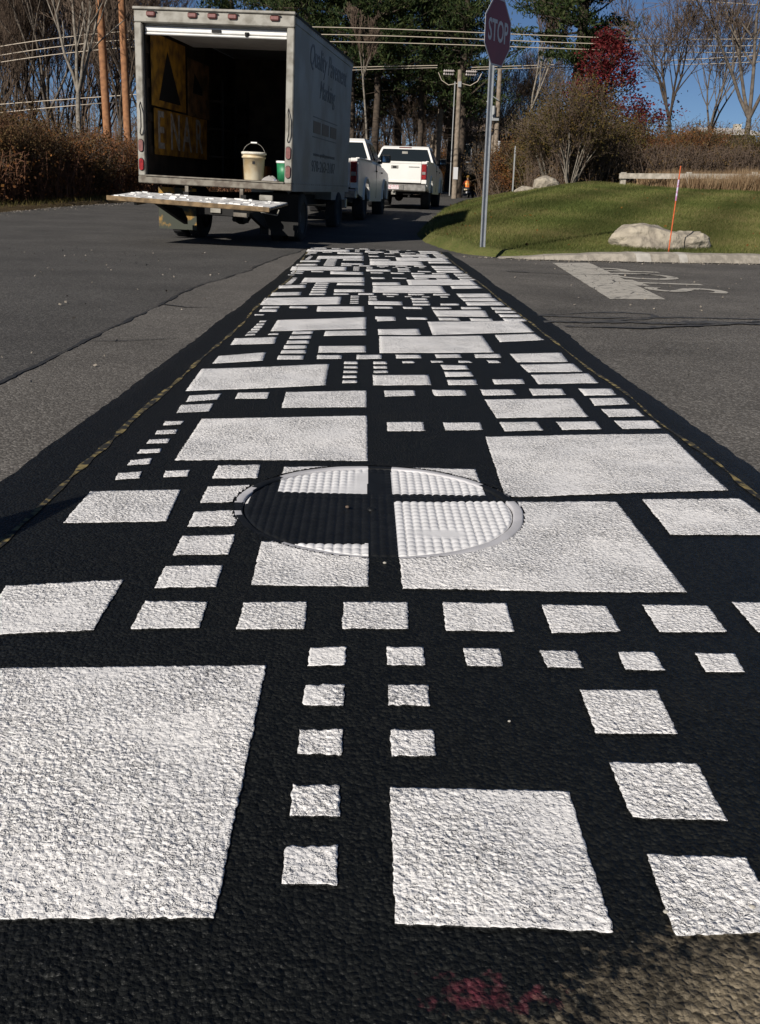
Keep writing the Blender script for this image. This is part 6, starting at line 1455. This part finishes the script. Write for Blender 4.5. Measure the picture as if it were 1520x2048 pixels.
def wire(label, pts, r=.016, y=50.):
    P = np.array(pts); k = 60; xs_ = np.linspace(P[0, 0], P[-1, 0], k)
    c_ = np.polyfit(P[:, 0], P[:, 1], min(len(P)-1, 3)); zs = np.polyval(c_, xs_)
    S = np.c_[xs_[:-1], np.full(k-1, y), zs[:-1], xs_[1:], np.full(k-1, y), zs[1:], np.full(k-1, r), np.full(k-1, r)]
    V, F = segs_mesh(S, 5); return tag(link('power_line', np_mesh('power_line', V, F, M_WIRE, smooth=True)), label, 'power line')
Y = 50.
for lab, (a, b_, c_, d_) in (('topmost of the three long power lines crossing behind the stop sign', (6.638, 7.68, 7.938, 8.274)), ('middle one of the three long power lines crossing behind the stop sign', (6.268, 7.292, 7.653, 7.971)), ('lowest of the three long power lines crossing behind the stop sign', (5.983, 6.925, 7.385, 7.666))):
    P = [(-17.75, a), (-11.3, b_), (-2.3, c_), (18.75, d_)]; s0 = (b_-a)/6.45*.9
    wire(lab, [(-17.75, a), (-11.3, b_), (-2.3, c_), (8, (c_+d_)/2+.02), (18.75, d_)], .021, 50)
    wire(lab.replace('crossing behind the stop sign', 'continued beyond the left edge').replace('one of', 'run of'), [(-40, a-s0*22), (-17.76, a)], .017, 50) if False else None
wire('upper of the low telephone cables running behind the orange poles', [(-18.3, 4.12), (-11.45, 4.81), (-6, 5.3)], .022, 50.3)
wire('lower of the low telephone cables running behind the orange poles', [(-18.3, 3.77), (-11.46, 4.58), (-6, 5.1)], .024, 50.6)
wire('upper of the two cables running to the insulators of the grey utility pole', [(-14, 6.1), (-1.1, 7.12), (3.7, 7.38)], .022, 57)
wire('lower of the two cables running to the insulators of the grey utility pole', [(-14, 5.9), (-1.1, 6.98), (3.7, 7.27)], .018, 57)
wire('cable leaving the grey utility pole to the right', [(5.6, 7.35), (8.8, 7.55), (14, 7.9), (21.5, 8.5), (27, 9.1)], .022, 57)
wire('thin lower cable leaving the grey utility pole to the right', [(5.6, 7.25), (8.8, 7.45), (14, 7.72), (21.5, 8.2), (27, 8.7)], .018, 57.2)
wire('single high power line crossing the open sky at the top right', [(6.0, 9.95), (12.7, 9.86), (19.5, 9.7), (24, 9.6)], .017, 50)

# guard rail
M_RAIL = mat('weathered_rail_wood', (.48,.43,.36), rough=.85, col2=(.30,.27,.22), vscale=6)
fe = tag(empty('guard_rail', (9.26, 36, 0)), 'weathered wooden guard rail half hidden in the dry reeds at the top of the lawn', 'guard rail')
for k in range(6):
    x = k*2.35; yy_ = -k*.05
    z = gz1(9.26+x, 36)
    T(lambda b: b.box(x-.09, x+.09, yy_-.09, yy_+.09, z-.1, 1.70+.035*x, bev=.01), 'rail_post', M_RAIL, fe)
    T(lambda b: b.prism([(x-.18 if k == 0 else x+.01, 1.48+.03*x), (x+2.34, 1.48+.03*(x+2.34)), (x+2.34, 1.66+.03*(x+2.34)), (x-.18 if k == 0 else x+.01, 1.66+.03*x)], yy_-.15, yy_-.095, axis='y'), 'rail_plank', M_RAIL, fe)

def house(x, y, z, w_, d_, h, rh, label, wall, roof, nwin):
    e = tag(empty('house', (x, y, z)), label, 'house')
    T(lambda b: b.box(-w_/2, w_/2, 0, d_, 0, h), 'wall', wall, e)
    T(lambda b: b.prism([(-.5, h-.05), (d_/2, h+rh), (d_+.5, h-.05), (d_+.5, h+.12), (d_/2, h+rh+.18), (-.5, h+.12)], -w_/2-.4, w_/2+.4, axis='x'), 'roof', roof, e)
    T(lambda b: b.box(w_*.25, w_*.25+.55, d_*.4, d_*.4+.55, h+rh*.3, h+rh+.5), 'chimney', M_RAIL, e)
    for k in range(nwin):
        x0 = -w_/2+w_*(k+.5)/nwin
        f = T(lambda b: (b.box(x0-.62, x0-.52, -.06, .02, h-2.3, h-.8), b.box(x0+.52, x0+.62, -.06, .02, h-2.3, h-.8), b.box(x0-.62, x0+.62, -.06, .02, h-.8, h-.7), b.box(x0-.62, x0+.62, -.06, .02, h-2.4, h-2.3)), 'window', M_BRIGHT, e)
        T(lambda b: b.box(x0-.52, x0+.52, -.03, -.005, h-2.3, h-.8), 'pane', M_GLASS, f)
    return e
M_HWALL = mat('house_dark_siding', (.10,.085,.07), var=.3, vscale=1.5); M_HROOF = mat('tan_roof_shingles', (.36,.27,.20), var=.25, vscale=5, rough=.9)
M_HW2 = mat('pale_house_wall', (.50,.46,.42), var=.2, vscale=2)
house(11.8, 96, 1.0, 7.5, 7, 4.9, 1.7, 'house with a tan roof glimpsed through the trees left of the stop sign post', M_HWALL, M_HROOF, 3)
house(30.4, 84, 1.9, 3.8, 6, 4.2, .5, 'pale house showing above the thicket at the far right', M_HW2, M_HW2, 2)

# rider on a small line-marking machine, far up the road
RX, RYY, RZ0 = 6.55, 65.0, float(rz(65))+.0
mc = tag(empty('marking_machine', (RX, RYY, RZ0), R(4)), 'small dark three-wheeled road marking machine far up the road', 'machine')
for (x, y_) in ((-.42, -.1), (.42, -.1), (0.05, -.42)):
    wheel('wheel', mc, x, y_, .24 if y_ > -.3 else .19, .14)
T(lambda b: (b.box(-.38, .38, -.35, .75, .28, .36), b.box(-.3, .3, .35, .75, .36, .72, bev=.03)), 'chassis', M_BLACK, mc)
T(lambda b: b.box(-.22, .22, -.42, -.05, .42, .52, bev=.03), 'seat', M_BLACK, mc)
T(lambda b: (b.box(-.16, .12, -.50, -.46, .30, .42, bev=.01)), 'rear_plate', M_SWHITE, mc)
T(lambda b: b.box(-.30, -.05, -.48, -.40, .50, .60, bev=.03), 'fuel_can', M_BUCKET, mc)
T(lambda b: (b.path([(.35, .1, .35), (.75, .1, .40), (.95, .1, .62)], .03), b.path([(.75, .1, .40), (.78, .1, .12)], .03), b.path([(.95, .1, .62), (.98, .1, .3)], .025)), 'paint_boom', M_BLACK, mc)
T(lambda b: (b.path([(0, .35, .5), (0, .18, .92)], .025), b.path([(-.25, .15, .93), (.25, .15, .93)], .018)), 'steering_bar', M_BLACK, mc)
def person():
    e = tag(empty('person', (RX, RYY, RZ0), R(4)), 'seated person in an orange safety vest riding the marking machine, seen from behind', 'person')
    J = {'pelvis': ((0, -.25, .60), .17), 'waist': ((0, -.24, .78), .15), 'chest': ((0, -.20, 1.0), .175), 'sh': ((0, -.17, 1.14), .12), 'neck': ((0, -.15, 1.23), .06), 'head0': ((0, -.12, 1.31), .085), 'head1': ((0, -.12, 1.40), .095), 'head2': ((0, -.12, 1.46), .07)}
    edges = [('pelvis', 'waist'), ('waist', 'chest'), ('chest', 'sh'), ('sh', 'neck'), ('neck', 'head0'), ('head0', 'head1'), ('head1', 'head2')]
    for s, n_ in ((-1, 'l'), (1, 'r')):
        J.update({n_+'sh': ((s*.19, -.17, 1.12), .075), n_+'el': ((s*.30, -.02, .90), .055), n_+'wr': ((s*.24, .14, .94), .035), n_+'ha': ((s*.22, .19, .95), .04),
                  n_+'hip': ((s*.11, -.22, .56), .11), n_+'kn': ((s*.22, .20, .58), .08), n_+'an': ((s*.24, .28, .40), .05), n_+'to': ((s*.25, .42, .38), .045)})
        edges += [('sh', n_+'sh'), (n_+'sh', n_+'el'), (n_+'el', n_+'wr'), (n_+'wr', n_+'ha'), ('pelvis', n_+'hip'), (n_+'hip', n_+'kn'), (n_+'kn', n_+'an'), (n_+'an', n_+'to')]
    ks_ = list(J); me = bpy.data.meshes.new('body'); me.from_pydata([J[k][0] for k in ks_], [(ks_.index(a), ks_.index(b)) for a, b in edges], [])
    o = link('body', me, e); md = o.modifiers.new('s', 'SKIN'); sv = me.skin_vertices[0].data
    for i, k in enumerate(ks_): sv[i].radius = (J[k][1], J[k][1]*.85)
    sv[0].use_root = True
    o.modifiers.new('u', 'SUBSURF').levels = 1; bpy.context.view_layer.update()
    dg = bpy.context.evaluated_depsgraph_get(); me2 = bpy.data.meshes.new_from_object(o.evaluated_get(dg)); o.modifiers.clear(); o.data = me2
    dk = mat('dark_work_clothes', (.03,.032,.04), rough=.9); sk = mat('skin', (.45,.28,.2), rough=.6); red = mat('dark_red_sleeves', (.16,.02,.02), rough=.9)
    me2.materials.clear(); [me2.materials.append(m_) for m_ in (dk, sk, red)]
    for p in me2.polygons:
        c_ = p.center; p.use_smooth = True; p.material_index = 1 if c_.z > 1.2 or (c_.y > .12 and c_.z > .9) else (2 if c_.z > .72 and abs(c_.x) > .17 else 0)
    T(lambda b: b.lathe([(.175, .72), (.185, .85), (.20, 1.0), (.185, 1.12), (.11, 1.2), (.07, 1.21)], 16, M=Matrix.Translation((0, -.20, 0)) @ Matrix.Diagonal((1.05, .95, 1, 1))), 'safety_vest', mat('orange_safety_vest', (.80,.20,.03), rough=.6), e)
    T(lambda b: [b.path([(s*.09, -.415, .80), (s*.10, -.405, 1.0), (s*.09, -.37, 1.14)], .018) for s in (-1, 1)]+[b.lathe([(.203, .92), (.206, .965)], 16, M=Matrix.Translation((0, -.20, 0)) @ Matrix.Diagonal((1.05, .95, 1, 1)))], 'reflective_stripe', mat('yellow_silver_stripe', (.75,.65,.25), rough=.4), e)
    T(lambda b: b.lathe([(.105, 1.38), (.108, 1.43), (.09, 1.49), (.05, 1.52), (0, 1.525)], 14, M=Matrix.Translation((0, -.12, 0))), 'cap', mat('cap_fabric', (.55,.30,.06), rough=.8), e)
    return e
person().scale = (.9, .9, .9); mc.scale = (.9, .9, .9)
